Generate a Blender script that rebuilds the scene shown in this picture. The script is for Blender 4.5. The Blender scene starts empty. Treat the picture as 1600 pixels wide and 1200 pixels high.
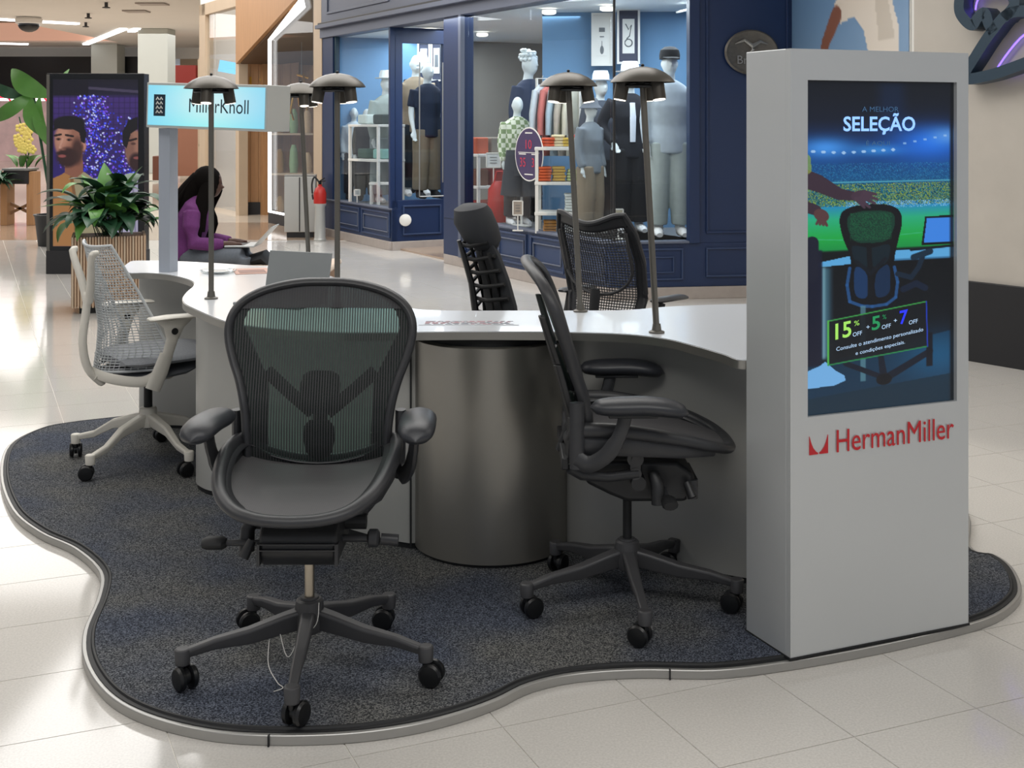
import bpy, bmesh, math, random
import numpy as np
from mathutils import Vector, Matrix
random.seed(7)
PI = math.pi
SC = bpy.context.scene
COL = SC.collection

# ------------------------------------------------------------------ camera
CH, F, HY, CX = 1.5, 2000.0, 190.0, 800.0
cd = bpy.data.cameras.new('camera')
cam = bpy.data.objects.new('camera', cd); COL.objects.link(cam)
cam.location = (0, 0, CH); cam.rotation_euler = (PI/2, 0, 0)
cd.sensor_width = 36; cd.lens = 45; cd.shift_y = -410/1600
cd.clip_start = .05; cd.clip_end = 200
SC.camera = cam

# ------------------------------------------------------------------ world, light, exposure
SC.view_settings.view_transform = 'Standard'; SC.view_settings.look = 'None'
SC.view_settings.gamma = 1; SC.view_settings.use_curve_mapping = False
SC.view_settings.exposure = 0.0
w = bpy.data.worlds.new('world'); SC.world = w; w.use_nodes = True
w.node_tree.nodes['Background'].inputs[0].default_value = (.80, .85, .95, 1)
w.node_tree.nodes['Background'].inputs[1].default_value = .38
def area(name, loc, sx, sy, power, color=(1, 1, 1), rot=(0, 0, 0), spread=PI):
    l = bpy.data.lights.new(name, 'AREA'); l.shape = 'RECTANGLE'; l.size = sx; l.size_y = sy
    l.energy = power; l.color = color; l.spread = spread
    o = bpy.data.objects.new(name, l); COL.objects.link(o); o.location = loc; o.rotation_euler = rot
    return o
area('ceiling_light_kiosk', (-.9, 6.6, 4.05), 4.5, 3.0, 150, (1, .985, .96))
area('ceiling_light_walkway', (-4.5, 4.0, 4.05), 3.0, 5.0, 78, (1, .985, .96))
area('ceiling_light_near', (.5, 0.4, 4.05), 5.0, 1.5, 125, (1, .985, .96))
area('ceiling_light_shopfront', (-2.6, 11.5, 4.05), 4.0, 4.0, 190, (1, .985, .97))
area('ceiling_light_far', (-7.5, 19, 4.05), 8, 8, 560, (1, .98, .95))
area('ceiling_light_hall', (-11, 34, 4.05), 12, 12, 860, (1, .98, .96))
area('ceiling_light_side', (4.4, 5.2, 4.05), 2.2, 4.0, 60, (1, .97, .93))

# ------------------------------------------------------------------ helpers
def lin(c):
    if isinstance(c, str): c = [int(c[i:i+2], 16)/255 for i in (0, 2, 4)]
    return tuple((x/12.92 if x <= .04045 else ((x+.055)/1.055)**2.4) for x in c)
def mat(name, c, rough=.5, metal=0, noise=0, nscale=20, bump=0, bscale=200, emit=0, spec=.5, coat=0, alpha=1, coords='Object', stretch=(1, 1, 1)):
    m = bpy.data.materials.new(name); m.use_nodes = True
    nt = m.node_tree; b = nt.nodes['Principled BSDF']
    c = lin(c)
    b.inputs['Base Color'].default_value = (*c, 1); b.inputs['Roughness'].default_value = rough
    b.inputs['Metallic'].default_value = metal; b.inputs['Specular IOR Level'].default_value = spec
    b.inputs['Coat Weight'].default_value = coat
    if emit:
        b.inputs['Emission Color'].default_value = (*c, 1); b.inputs['Emission Strength'].default_value = emit
    b.inputs['Alpha'].default_value = alpha
    tc = nt.nodes.new('ShaderNodeTexCoord'); mp = nt.nodes.new('ShaderNodeMapping')
    nt.links.new(tc.outputs[coords], mp.inputs[0]); mp.inputs['Scale'].default_value = stretch
    if noise:
        n = nt.nodes.new('ShaderNodeTexNoise'); n.inputs['Scale'].default_value = nscale; n.inputs['Detail'].default_value = 6
        nt.links.new(mp.outputs[0], n.inputs['Vector'])
        mx = nt.nodes.new('ShaderNodeMix'); mx.data_type = 'RGBA'
        mx.inputs['A'].default_value = (*[x*(1-noise) for x in c], 1); mx.inputs['B'].default_value = (*[min(1, x*(1+noise)) for x in c], 1)
        nt.links.new(n.outputs[0], mx.inputs[0]); nt.links.new(mx.outputs['Result'], b.inputs['Base Color'])
    if bump:
        n = nt.nodes.new('ShaderNodeTexNoise'); n.inputs['Scale'].default_value = bscale
        nt.links.new(mp.outputs[0], n.inputs['Vector'])
        bp = nt.nodes.new('ShaderNodeBump'); bp.inputs['Strength'].default_value = bump; bp.inputs['Distance'].default_value = .01
        nt.links.new(n.outputs[0], bp.inputs['Height']); nt.links.new(bp.outputs[0], b.inputs['Normal'])
    return m

class MB:
    def __init__(s): s.v = []; s.f = []; s.M = None
    def add(s, vs, fs):
        o = len(s.v)
        for p in vs:
            p = Vector(p)
            if s.M is not None: p = s.M @ p
            s.v.append(tuple(p))
        for f in fs: s.f.append(tuple(i+o for i in f))
        return s
    def box(s, c, d, rz=0, R=None):
        R = R or Matrix.Rotation(rz, 3, 'Z'); c = Vector(c)
        vs = [c + R @ Vector((x*d[0]/2, y*d[1]/2, z*d[2]/2)) for x in (-1, 1) for y in (-1, 1) for z in (-1, 1)]
        return s.add(vs, [(0, 1, 3, 2), (4, 6, 7, 5), (0, 4, 5, 1), (2, 3, 7, 6), (0, 2, 6, 4), (1, 5, 7, 3)])
    def tube(s, path, r, n=10, closed=False, up=(0, 0, 1), cap=True):
        P = [Vector(p) for p in path]; k = len(P); up = Vector(up)
        rs = r if isinstance(r, (list, tuple)) and len(r) == k and not (k == 2 and isinstance(r, tuple)) else [r]*k
        vs = []; side0 = None
        for i in range(k):
            if closed: t = P[(i+1) % k]-P[i-1]
            else: t = P[min(i+1, k-1)]-P[max(i-1, 0)]
            if t.length < 1e-9: t = Vector((0, 0, 1))
            t.normalize()
            sd = t.cross(up)
            if sd.length < .08: sd = (side0 - t*side0.dot(t)) if side0 is not None else t.cross(Vector((0, 1, 0)) if abs(t.y) < .9 else Vector((1, 0, 0)))
            sd.normalize()
            side0 = sd.copy(); nn = sd.cross(t).normalized()
            ra, rb = rs[i] if isinstance(rs[i], (tuple, list)) else (rs[i], rs[i])
            for j in range(n):
                a = 2*PI*j/n
                vs.append(P[i]+sd*(ra*math.cos(a))+nn*(rb*math.sin(a)))
        fs = []
        for i in range(k if closed else k-1):
            i2 = (i+1) % k
            for j in range(n):
                j2 = (j+1) % n
                fs.append((i*n+j, i*n+j2, i2*n+j2, i2*n+j))
        if not closed and cap:
            fs.append(tuple(range(n-1, -1, -1))); fs.append(tuple((k-1)*n+j for j in range(n)))
        return s.add(vs, fs)
    def lathe(s, prof, n=24, c=(0, 0, 0), R=None):
        c = Vector(c); R = R or Matrix.Identity(3); vs = []; k = len(prof)
        for (r, z) in prof:
            for j in range(n):
                a = 2*PI*j/n; vs.append(c+R @ Vector((max(r, 1e-4)*math.cos(a), max(r, 1e-4)*math.sin(a), z)))
        fs = [(i*n+j, i*n+(j+1) % n, (i+1)*n+(j+1) % n, (i+1)*n+j) for i in range(k-1) for j in range(n)]
        fs.append(tuple(range(n-1, -1, -1))); fs.append(tuple((k-1)*n+j for j in range(n)))
        return s.add(vs, fs)
    def ell(s, c, r, n=14, m=9, R=None):
        prof = [(math.sin(PI*i/m), -math.cos(PI*i/m)) for i in range(m+1)]
        c = Vector(c); R = R or Matrix.Identity(3); vs = []
        for (q, z) in prof:
            for j in range(n):
                a = 2*PI*j/n; q2 = max(q, .02)
                vs.append(c+R @ Vector((q2*math.cos(a)*r[0], q2*math.sin(a)*r[1], z*r[2])))
        fs = [(i*n+j, i*n+(j+1) % n, (i+1)*n+(j+1) % n, (i+1)*n+j) for i in range(m) for j in range(n)]
        fs.append(tuple(range(n-1, -1, -1))); fs.append(tuple(m*n+j for j in range(n)))
        return s.add(vs, fs)
    def prism(s, out, z0, z1):
        k = len(out)
        ar = sum(out[i][0]*out[(i+1) % k][1]-out[(i+1) % k][0]*out[i][1] for i in range(k))
        if ar < 0: out = out[::-1]
        vs = [(x, y, z0) for x, y in out]+[(x, y, z1) for x, y in out]
        fs = [tuple(range(k-1, -1, -1)), tuple(range(k, 2*k))]+[(i, (i+1) % k, k+(i+1) % k, k+i) for i in range(k)]
        return s.add(vs, fs)
    def slab(s, pts, thick):      # polygon in 3d extruded by vector thick
        k = len(pts); P = [Vector(p) for p in pts]; t = Vector(thick)
        nrm = Vector((0, 0, 0))
        for i in range(k): nrm += P[i].cross(P[(i+1) % k])
        if nrm.dot(t) < 0: P = P[::-1]
        vs = P+[p+t for p in P]
        fs = [tuple(range(k-1, -1, -1)), tuple(range(k, 2*k))]+[(i, (i+1) % k, k+(i+1) % k, k+i) for i in range(k)]
        return s.add(vs, fs)
    def grid(s, fn, nu, nv):
        vs = [fn(i/nu, j/nv) for j in range(nv+1) for i in range(nu+1)]
        fs = [(j*(nu+1)+i, j*(nu+1)+i+1, (j+1)*(nu+1)+i+1, (j+1)*(nu+1)+i) for j in range(nv) for i in range(nu)]
        return s.add(vs, fs)
    def build(s, name, m, parent=None, smooth=True, bevel=0, seg=2, remesh=0, sm=0, solid=0, wire=0, sub=0, ang=38):
        me = bpy.data.meshes.new(name); me.from_pydata(s.v, [], s.f); me.update()
        if m is not None: me.materials.append(m)
        o = bpy.data.objects.new(name, me); COL.objects.link(o)
        if parent is not None: o.parent = parent
        if remesh:
            md = o.modifiers.new('r', 'REMESH'); md.mode = 'VOXEL'; md.voxel_size = remesh
            if sm:
                q = o.modifiers.new('s', 'SMOOTH'); q.iterations = sm; q.factor = .6
            dg = bpy.context.evaluated_depsgraph_get(); dg.update()
            m2 = bpy.data.meshes.new_from_object(o.evaluated_get(dg)); o.modifiers.clear()
            old = o.data; o.data = m2; bpy.data.meshes.remove(old); m2.name = name
            m2.materials.clear()
            if m is not None: m2.materials.append(m)
            for p in m2.polygons: p.use_smooth = True
            return o
        if smooth:
            for p in me.polygons: p.use_smooth = True
            me.set_sharp_from_angle(angle=math.radians(ang))
        if solid:
            q = o.modifiers.new('solid', 'SOLIDIFY'); q.thickness = solid; q.offset = 0
        if bevel:
            q = o.modifiers.new('bevel', 'BEVEL'); q.width = bevel; q.segments = seg; q.limit_method = 'ANGLE'; q.angle_limit = math.radians(40)
        if wire:
            q = o.modifiers.new('wire', 'WIREFRAME'); q.thickness = wire; q.use_even_offset = False
        if sub:
            q = o.modifiers.new('sub', 'SUBSURF'); q.levels = sub; q.render_levels = sub
        return o

def spl(pts, k=6, closed=False):
    P = [Vector(p) for p in pts]; n = len(P); out = []
    rng = range(n) if closed else range(n-1)
    for i in rng:
        if closed: a, b, c, d = P[i-1], P[i], P[(i+1) % n], P[(i+2) % n]
        else: a, b, c, d = P[max(i-1, 0)], P[i], P[i+1], P[min(i+2, n-1)]
        for j in range(k):
            t = j/k
            out.append(.5*((2*b)+(c-a)*t+(2*a-5*b+4*c-d)*t*t+(3*b-a-3*c+d)*t**3))
    if not closed: out.append(P[-1])
    return out
def interp(x, xs, ys):
    return float(np.interp(x, xs, ys))
def thing(name, label, cat, loc=(0, 0, 0), rz=0, group=None):
    o = bpy.data.objects.new(name, None); COL.objects.link(o); o.location = loc; o.rotation_euler = (0, 0, rz)
    o.empty_display_size = .1
    return tag(o, label, cat, group)
def tag(o, label, cat, group=None):
    o['label'] = label; o['category'] = cat
    if group: o['group'] = group
    return o
def struct(o): o['kind'] = 'structure'; return o
def stuff(o): o['kind'] = 'stuff'; return o
def empty_struct(name, loc=(0, 0, 0)):
    o = bpy.data.objects.new(name, None); COL.objects.link(o); o.location = loc; o['kind'] = 'structure'; return o
def fl(px, py, z=0.0):           # pixel -> point on the horizontal plane z
    Y = (CH-z)*F/(py-HY); return Vector(((px-CX)*Y/F, Y, z))
def at(px, py, Y): return Vector(((px-CX)*Y/F, Y, CH-(py-HY)*Y/F))
def offset(poly, d):             # inward offset of a closed 2d outline
    n = len(poly); ar = sum(poly[i][0]*poly[(i+1) % n][1]-poly[(i+1) % n][0]*poly[i][1] for i in range(n)); sg = 1 if ar > 0 else -1
    out = []
    for i in range(n):
        a = Vector(poly[i-1][:2]); b = Vector(poly[(i+1) % n][:2]); t = (b-a).normalized()
        out.append((poly[i][0]-t.y*d*sg, poly[i][1]+t.x*d*sg))
    return out
def text(body, name, m, parent, origin, ux, uz, width=None, height=None, depth=.001, center=False, bold=0):
    cu = bpy.data.curves.new('t', 'FONT'); cu.body = body; cu.extrude = 0.0; cu.offset = bold; cu.resolution_u = 3
    o = bpy.data.objects.new('t', cu); COL.objects.link(o)
    dg = bpy.context.evaluated_depsgraph_get(); dg.update()
    me = bpy.data.meshes.new_from_object(o.evaluated_get(dg)); bpy.data.objects.remove(o)
    vs = [v.co.copy() for v in me.vertices]
    x0 = min(v.x for v in vs); x1 = max(v.x for v in vs); y0 = min(v.y for v in vs); y1 = max(v.y for v in vs)
    if width is None: width = (x1-x0)*height/(y1-y0)
    sx = width/(x1-x0); sy = height/(y1-y0) if height else sx
    ux = Vector(ux).normalized(); uz = Vector(uz).normalized(); O = Vector(origin); n = ux.cross(uz)
    base = y0 if height else 0
    for v in me.vertices:
        x = (v.co.x-x0)*sx-(width/2 if center else 0); y = (v.co.y-base)*sy
        v.co = O+ux*x+uz*y+n*depth
    me.materials.clear(); me.materials.append(m); me.name = name
    o = bpy.data.objects.new(name, me); COL.objects.link(o)
    if parent is not None: o.parent = parent
    return o
def painted(name, fn, O, U, V, nx, ny, parent, emit=1.0, rough=.4):
    """flat picture: every cell of a grid holds its own colour. fn(u,v)->(r,g,b) srgb arrays; v goes down from O."""
    O, U, V = Vector(O), Vector(U), Vector(V)
    us, vs = np.meshgrid((np.arange(nx+1))/nx, (np.arange(ny+1))/ny)
    col = fn(us, vs); col = np.clip(np.stack(col, -1), 0, 1)
    col = np.where(col <= .04045, col/12.92, ((col+.055)/1.055)**2.4)
    P = np.array(O)[None, None]+us[..., None]*np.array(U)+vs[..., None]*np.array(V)
    me = bpy.data.meshes.new(name)
    idx = np.arange((nx+1)*(ny+1)).reshape(ny+1, nx+1)
    q = np.stack([idx[:-1, :-1], idx[1:, :-1], idx[1:, 1:], idx[:-1, 1:]], -1).reshape(-1, 4)
    me.vertices.add(P.shape[0]*P.shape[1]); me.vertices.foreach_set('co', P.reshape(-1).astype(np.float32))
    me.loops.add(q.size); me.loops.foreach_set('vertex_index', q.reshape(-1).astype(np.int32))
    me.polygons.add(len(q)); me.polygons.foreach_set('loop_start', (np.arange(len(q))*4).astype(np.int32))
    me.update(calc_edges=True)
    at_ = me.color_attributes.new('pic', 'FLOAT_COLOR', 'POINT')
    full = np.concatenate([col, np.ones(col.shape[:2]+(1,))], -1)
    at_.data.foreach_set('color', full.reshape(-1).astype(np.float32))
    m = bpy.data.materials.new(name+'_print'); m.use_nodes = True; nt = m.node_tree; b = nt.nodes['Principled BSDF']
    a = nt.nodes.new('ShaderNodeAttribute'); a.attribute_name = 'pic'
    if emit:
        b.inputs['Base Color'].default_value = (.01, .01, .01, 1)
        nt.links.new(a.outputs['Color'], b.inputs['Emission Color']); b.inputs['Emission Strength'].default_value = emit
    else: nt.links.new(a.outputs['Color'], b.inputs['Base Color'])
    b.inputs['Roughness'].default_value = rough
    me.materials.append(m)
    o = bpy.data.objects.new(name, me); COL.objects.link(o)
    if parent is not None: o.parent = parent
    return o
def C(h): return np.array([int(h[i:i+2], 16)/255 for i in (0, 2, 4)])
class Canvas:
    """small painter for flat prints and screens"""
    def __init__(s, u, v, W, H): s.x = u*W; s.y = v*H; s.c = np.zeros(u.shape+(3,)); s.rs = np.random.RandomState(3)
    def fill(s, mask, c, a=1.0):
        m = (np.clip(mask, 0, 1)*a)[..., None]; s.c = s.c*(1-m)+C(c)*m if isinstance(c, str) else s.c*(1-m)+c*m
    def vgrad(s, stops):
        ys = [q[0] for q in stops]
        for k in range(3): s.c[..., k] = np.interp(s.y, ys, [C(q[1])[k] for q in stops])
    def rect(s, x0, y0, x1, y1, c, a=1, soft=.5):
        m = np.clip((s.x-x0)/soft+.5, 0, 1)*np.clip((x1-s.x)/soft+.5, 0, 1)*np.clip((s.y-y0)/soft+.5, 0, 1)*np.clip((y1-s.y)/soft+.5, 0, 1)
        s.fill(m, c, a)
    def ell(s, cx, cy, rx, ry, c, a=1, soft=.08, rot=0):
        dx = s.x-cx; dy = s.y-cy; ca, sa = math.cos(rot), math.sin(rot)
        d = np.sqrt(((dx*ca+dy*sa)/rx)**2+((-dx*sa+dy*ca)/ry)**2)
        s.fill(np.clip((1-d)/soft+.5, 0, 1), c, a)
    def glow(s, cx, cy, rx, ry, c, a=1):
        d = ((s.x-cx)/rx)**2+((s.y-cy)/ry)**2; s.fill(np.exp(-d), c, a)
    def line(s, pts, w, c, a=1, soft=.6):
        for i in range(len(pts)-1):
            ax, ay = pts[i]; bx, by = pts[i+1]; w0 = w[i] if isinstance(w, list) else w; w1 = w[i+1] if isinstance(w, list) else w
            dx, dy = bx-ax, by-ay; L = dx*dx+dy*dy+1e-9
            t = np.clip(((s.x-ax)*dx+(s.y-ay)*dy)/L, 0, 1)
            d = np.hypot(s.x-ax-t*dx, s.y-ay-t*dy)
            s.fill(np.clip((w0+(w1-w0)*t-d)/soft+.5, 0, 1), c, a)
    def poly(s, pts, c, a=1):
        ins = np.zeros(s.x.shape, bool); n = len(pts)
        for i in range(n):
            x0, y0 = pts[i]; x1, y1 = pts[(i+1) % n]
            if y0 == y1: continue
            cnd = ((y0 > s.y) != (y1 > s.y)) & (s.x < (x1-x0)*(s.y-y0)/(y1-y0)+x0); ins ^= cnd
        s.fill(ins.astype(float), c, a)
    def noise(s, x0, y0, x1, y1, cols, dens, a=1):
        r = s.rs.rand(*s.x.shape); m = (r < dens)*((s.x > x0) & (s.x < x1) & (s.y > y0) & (s.y < y1))
        k = s.rs.randint(0, len(cols), s.x.shape)
        for i, c in enumerate(cols): s.fill((m & (k == i)).astype(float), c, a)
    def out(s): return s.c[..., 0], s.c[..., 1], s.c[..., 2]

# ------------------------------------------------------------------ materials
M = {}
M['black'] = mat('black_plastic', '232426', .45, noise=.12, nscale=30)
M['dark'] = mat('graphite_plastic', '323336', .42, noise=.1, nscale=25, bump=.05, bscale=600)
M['rubber'] = mat('black_rubber', '17181a', .6)
M['leather'] = mat('arm_pad_vinyl', '2f3136', .38, bump=.08, bscale=500)
M['legs'] = mat('graphite_base', '404042', .42, noise=.08, nscale=12)
M['chrome'] = mat('gas_lift_steel', 'b8ae9e', .3, metal=1)
M['wheel'] = mat('caster_black', '101113', .35)
M['alu'] = mat('brushed_aluminium', '9a9a98', .42, metal=.85, noise=.08, nscale=6, stretch=(1, 1, .1))
M['panelgrey'] = mat('silver_laminate', 'b4b4b0', .38, metal=.25, noise=.04, nscale=3)
M['totem'] = mat('silver_totem', 'd2d5d6', .36, metal=.5, noise=.03, nscale=2)
M['worktop'] = mat('white_worktop', 'dfe3e8', .22, noise=.02, nscale=4, coat=.3)
M['edge'] = mat('worktop_edge', '9c9a94', .3, metal=.8)
M['white'] = mat('white_paint', 'e2e0da', .5, noise=.03, nscale=4)
M['sayl'] = mat('warm_white_plastic', 'd6d2c8', .45, noise=.04, nscale=10)
M['saylmesh'] = mat('white_lattice', 'bcc0c2', .5)
M['saylseat'] = mat('grey_seat_fabric', '8a8d92', .9, noise=.2, nscale=120)
M['bronze'] = mat('lamp_bronze', '5c5954', .38, metal=.7, noise=.08, nscale=12)
M['pole'] = mat('lamp_pole_metal', '6b6862', .4, metal=.6)
M['lampblk'] = mat('lamp_black', '1b1b1c', .5)
M['glowwhite'] = mat('lamp_lens_glow', 'fff6e6', .4, emit=2.2)
M['navy'] = mat('navy_paint', '12284e', .42, noise=.06, nscale=3)
M['navy2'] = mat('navy_panel', '2b3c5e', .45, noise=.06, nscale=3)
M['cornice'] = mat('slate_cornice', '5a6172', .5, noise=.05, nscale=2)
M['stone'] = mat('stone_plinth', 'a79d96', .5, noise=.12, nscale=14)
M['shopblue'] = mat('shop_blue_wall', '6c98c0', .7, noise=.05, nscale=1.5)
M['shopgrey'] = mat('shop_grey_wall', '6c6f72', .7, noise=.1, nscale=1)
M['mann'] = mat('mannequin_white', 'dfe6e6', .4)
M['gold'] = mat('brass_letters', 'c79a3c', .3, metal=.8)
M['wood'] = mat('oak_panel', 'a87f58', .5, noise=.22, nscale=5, stretch=(8, 8, .5))
M['wood2'] = mat('oak_slat_light', 'b59a80', .6, noise=.2, nscale=6, stretch=(6, 6, .5))
M['wood3'] = mat('oak_slat_dark', '8c6a4c', .6, noise=.2, nscale=6, stretch=(6, 6, .5))
M['beige'] = mat('beige_frame', 'b8a58e', .5, noise=.06, nscale=4)
M['screenblk'] = mat('screen_housing', '0d0f12', .25)
M['leaf'] = mat('leaf_green', '264a32', .4, noise=.35, nscale=8)
M['leaf2'] = mat('leaf_fresh_green', '4f8038', .4, noise=.3, nscale=6)
M['soil'] = mat('potting_soil', '2a211b', .95, noise=.4, nscale=60)
M['red'] = mat('red_paint', 'b3241c', .4)
M['redprint'] = mat('red_lettering', 'c4232c', .45)
M['skin'] = mat('brown_skin', '4a2f24', .5)
M['hair'] = mat('dark_braids', '0c0908', .9, noise=.3, nscale=60, spec=.08)
M['purple'] = mat('purple_knit', '5c2560', .85, noise=.2, nscale=40, bump=.3, bscale=120)
M['jeans'] = mat('grey_jeans', '5a6068', .85, noise=.2, nscale=60)
M['jeansb'] = mat('dark_bag', '14161a', .7)
M['laptop'] = mat('laptop_silver', 'b4b8b8', .38, metal=.4)
M['laptopl'] = mat('laptop_grey_lid', '8b8f90', .5, metal=.2)
M['ceil'] = mat('ceiling_paint', 'e0ddd8', .8, noise=.03, nscale=1)
M['pillar'] = mat('pillar_panel', 'bcc0ba', .5, noise=.02, nscale=2)
M['litwhite'] = mat('linear_light', 'ffffff', .5, emit=3.0)
M['concrete'] = mat('polished_plaster', 'bdb6ac', .7, noise=.12, nscale=3.5, bump=.15, bscale=8)
M['darkbase'] = mat('black_skirting', '1c1c1f', .5)

def glass_mat(name, tint=(1, 1, 1), refl=.12, rough=.0):
    m = bpy.data.materials.new(name); m.use_nodes = True; nt = m.node_tree; nt.nodes.clear()
    o = nt.nodes.new('ShaderNodeOutputMaterial'); mx = nt.nodes.new('ShaderNodeMixShader')
    t = nt.nodes.new('ShaderNodeBsdfTransparent'); g = nt.nodes.new('ShaderNodeBsdfGlossy'); ge = nt.nodes.new('ShaderNodeNewGeometry')
    dt = nt.nodes.new('ShaderNodeVectorMath'); dt.operation = 'DOT_PRODUCT'; nt.links.new(ge.outputs['Normal'], dt.inputs[0]); nt.links.new(ge.outputs['Incoming'], dt.inputs[1])
    ab = nt.nodes.new('ShaderNodeMath'); ab.operation = 'ABSOLUTE'; nt.links.new(dt.outputs['Value'], ab.inputs[0])
    om = nt.nodes.new('ShaderNodeMath'); om.operation = 'SUBTRACT'; om.inputs[0].default_value = 1; nt.links.new(ab.outputs[0], om.inputs[1])
    fr = nt.nodes.new('ShaderNodeMath'); fr.operation = 'POWER'; fr.inputs[1].default_value = 5; nt.links.new(om.outputs[0], fr.inputs[0])
    t.inputs[0].default_value = (*tint, 1); g.inputs['Roughness'].default_value = rough
    ad = nt.nodes.new('ShaderNodeMath'); ad.operation = 'MULTIPLY_ADD'; ad.inputs[1].default_value = .9; ad.inputs[2].default_value = refl*.35
    nt.links.new(fr.outputs[0], ad.inputs[0]); nt.links.new(ad.outputs[0], mx.inputs[0])
    nt.links.new(t.outputs[0], mx.inputs[1]); nt.links.new(g.outputs[0], mx.inputs[2]); nt.links.new(mx.outputs[0], o.inputs[0])
    return m
M['glass'] = glass_mat('shop_glass', (.95, .97, .98), .06)
M['clear'] = glass_mat('clear_glass', (.9, .93, .94), .2)

def mesh_fabric(name, thread, tint, lines, open_):   # woven suspension fabric: opaque threads, see-through gaps
    m = bpy.data.materials.new(name); m.use_nodes = True; nt = m.node_tree; b = nt.nodes['Principled BSDF']
    b.inputs['Base Color'].default_value = (*lin(thread), 1); b.inputs['Roughness'].default_value = .6
    t = nt.nodes.new('ShaderNodeBsdfTransparent'); t.inputs[0].default_value = (*tint, 1)
    tc = nt.nodes.new('ShaderNodeTexCoord'); wv = nt.nodes.new('ShaderNodeTexWave'); wv.wave_type = 'BANDS'; wv.bands_direction = 'X'
    wv.inputs['Scale'].default_value = lines; wv.inputs['Distortion'].default_value = .4; wv.inputs['Detail'].default_value = 0
    wv.inputs['Detail Scale'].default_value = .2
    nt.links.new(tc.outputs['Object'], wv.inputs['Vector'])
    mr = nt.nodes.new('ShaderNodeMapRange'); mr.inputs['From Min'].default_value = .25; mr.inputs['From Max'].default_value = .75
    mr.inputs['To Min'].default_value = open_; mr.inputs['To Max'].default_value = .06
    nt.links.new(wv.outputs['Fac'], mr.inputs['Value'])
    mx = nt.nodes.new('ShaderNodeMixShader'); out = nt.nodes['Material Output']
    nt.links.new(mr.outputs[0], mx.inputs[0]); nt.links.new(b.outputs[0], mx.inputs[1]); nt.links.new(t.outputs[0], mx.inputs[2])
    nt.links.new(mx.outputs[0], out.inputs[0])
    return m
M['pellicle'] = mesh_fabric('graphite_pellicle', '2f3132', (.36, .54, .48), 42, .64)
M['denseweave'] = mesh_fabric('dense_weave', '39383b', (.5, .5, .5), 42, .22)
M['seatmesh'] = mesh_fabric('seat_pellicle', '545355', (.6, .6, .6), 60, .10)

def floor_mat(name, c1, c2, rough):
    m = bpy.data.materials.new(name); m.use_nodes = True; nt = m.node_tree; b = nt.nodes['Principled BSDF']
    g = nt.nodes.new('ShaderNodeNewGeometry')
    n1 = nt.nodes.new('ShaderNodeTexNoise'); n1.inputs['Scale'].default_value = 1.3; n1.inputs['Detail'].default_value = 4
    n2 = nt.nodes.new('ShaderNodeTexNoise'); n2.inputs['Scale'].default_value = 160; n2.inputs['Detail'].default_value = 3
    nt.links.new(g.outputs['Position'], n1.inputs['Vector']); nt.links.new(g.outputs['Position'], n2.inputs['Vector'])
    mx = nt.nodes.new('ShaderNodeMix'); mx.data_type = 'RGBA'; mx.inputs['A'].default_value = (*lin(c1), 1); mx.inputs['B'].default_value = (*lin(c2), 1)
    nt.links.new(n1.outputs[0], mx.inputs[0])
    mr = nt.nodes.new('ShaderNodeMapRange'); mr.inputs['From Min'].default_value = .3; mr.inputs['From Max'].default_value = .7; mr.inputs['To Min'].default_value = .88; mr.inputs['To Max'].default_value = 1.06
    nt.links.new(n2.outputs[0], mr.inputs['Value'])
    ml = nt.nodes.new('ShaderNodeMix'); ml.data_type = 'RGBA'; ml.blend_type = 'MULTIPLY'; ml.inputs[0].default_value = 1
    cc = nt.nodes.new('ShaderNodeCombineColor')
    for k in range(3): nt.links.new(mr.outputs[0], cc.inputs[k])
    nt.links.new(mx.outputs['Result'], ml.inputs['A']); nt.links.new(cc.outputs[0], ml.inputs['B'])
    nt.links.new(ml.outputs['Result'], b.inputs['Base Color'])
    b.inputs['Roughness'].default_value = rough; b.inputs['Specular IOR Level'].default_value = .6
    return m
M['tile'] = floor_mat('polished_porcelain', 'd0ccc6', 'c6c3be', .09)
M['joint'] = mat('tile_grout', 'e6e2da', .5)
M['band'] = floor_mat('brown_stone_band', 'b09a86', 'a58f7c', .1)

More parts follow.
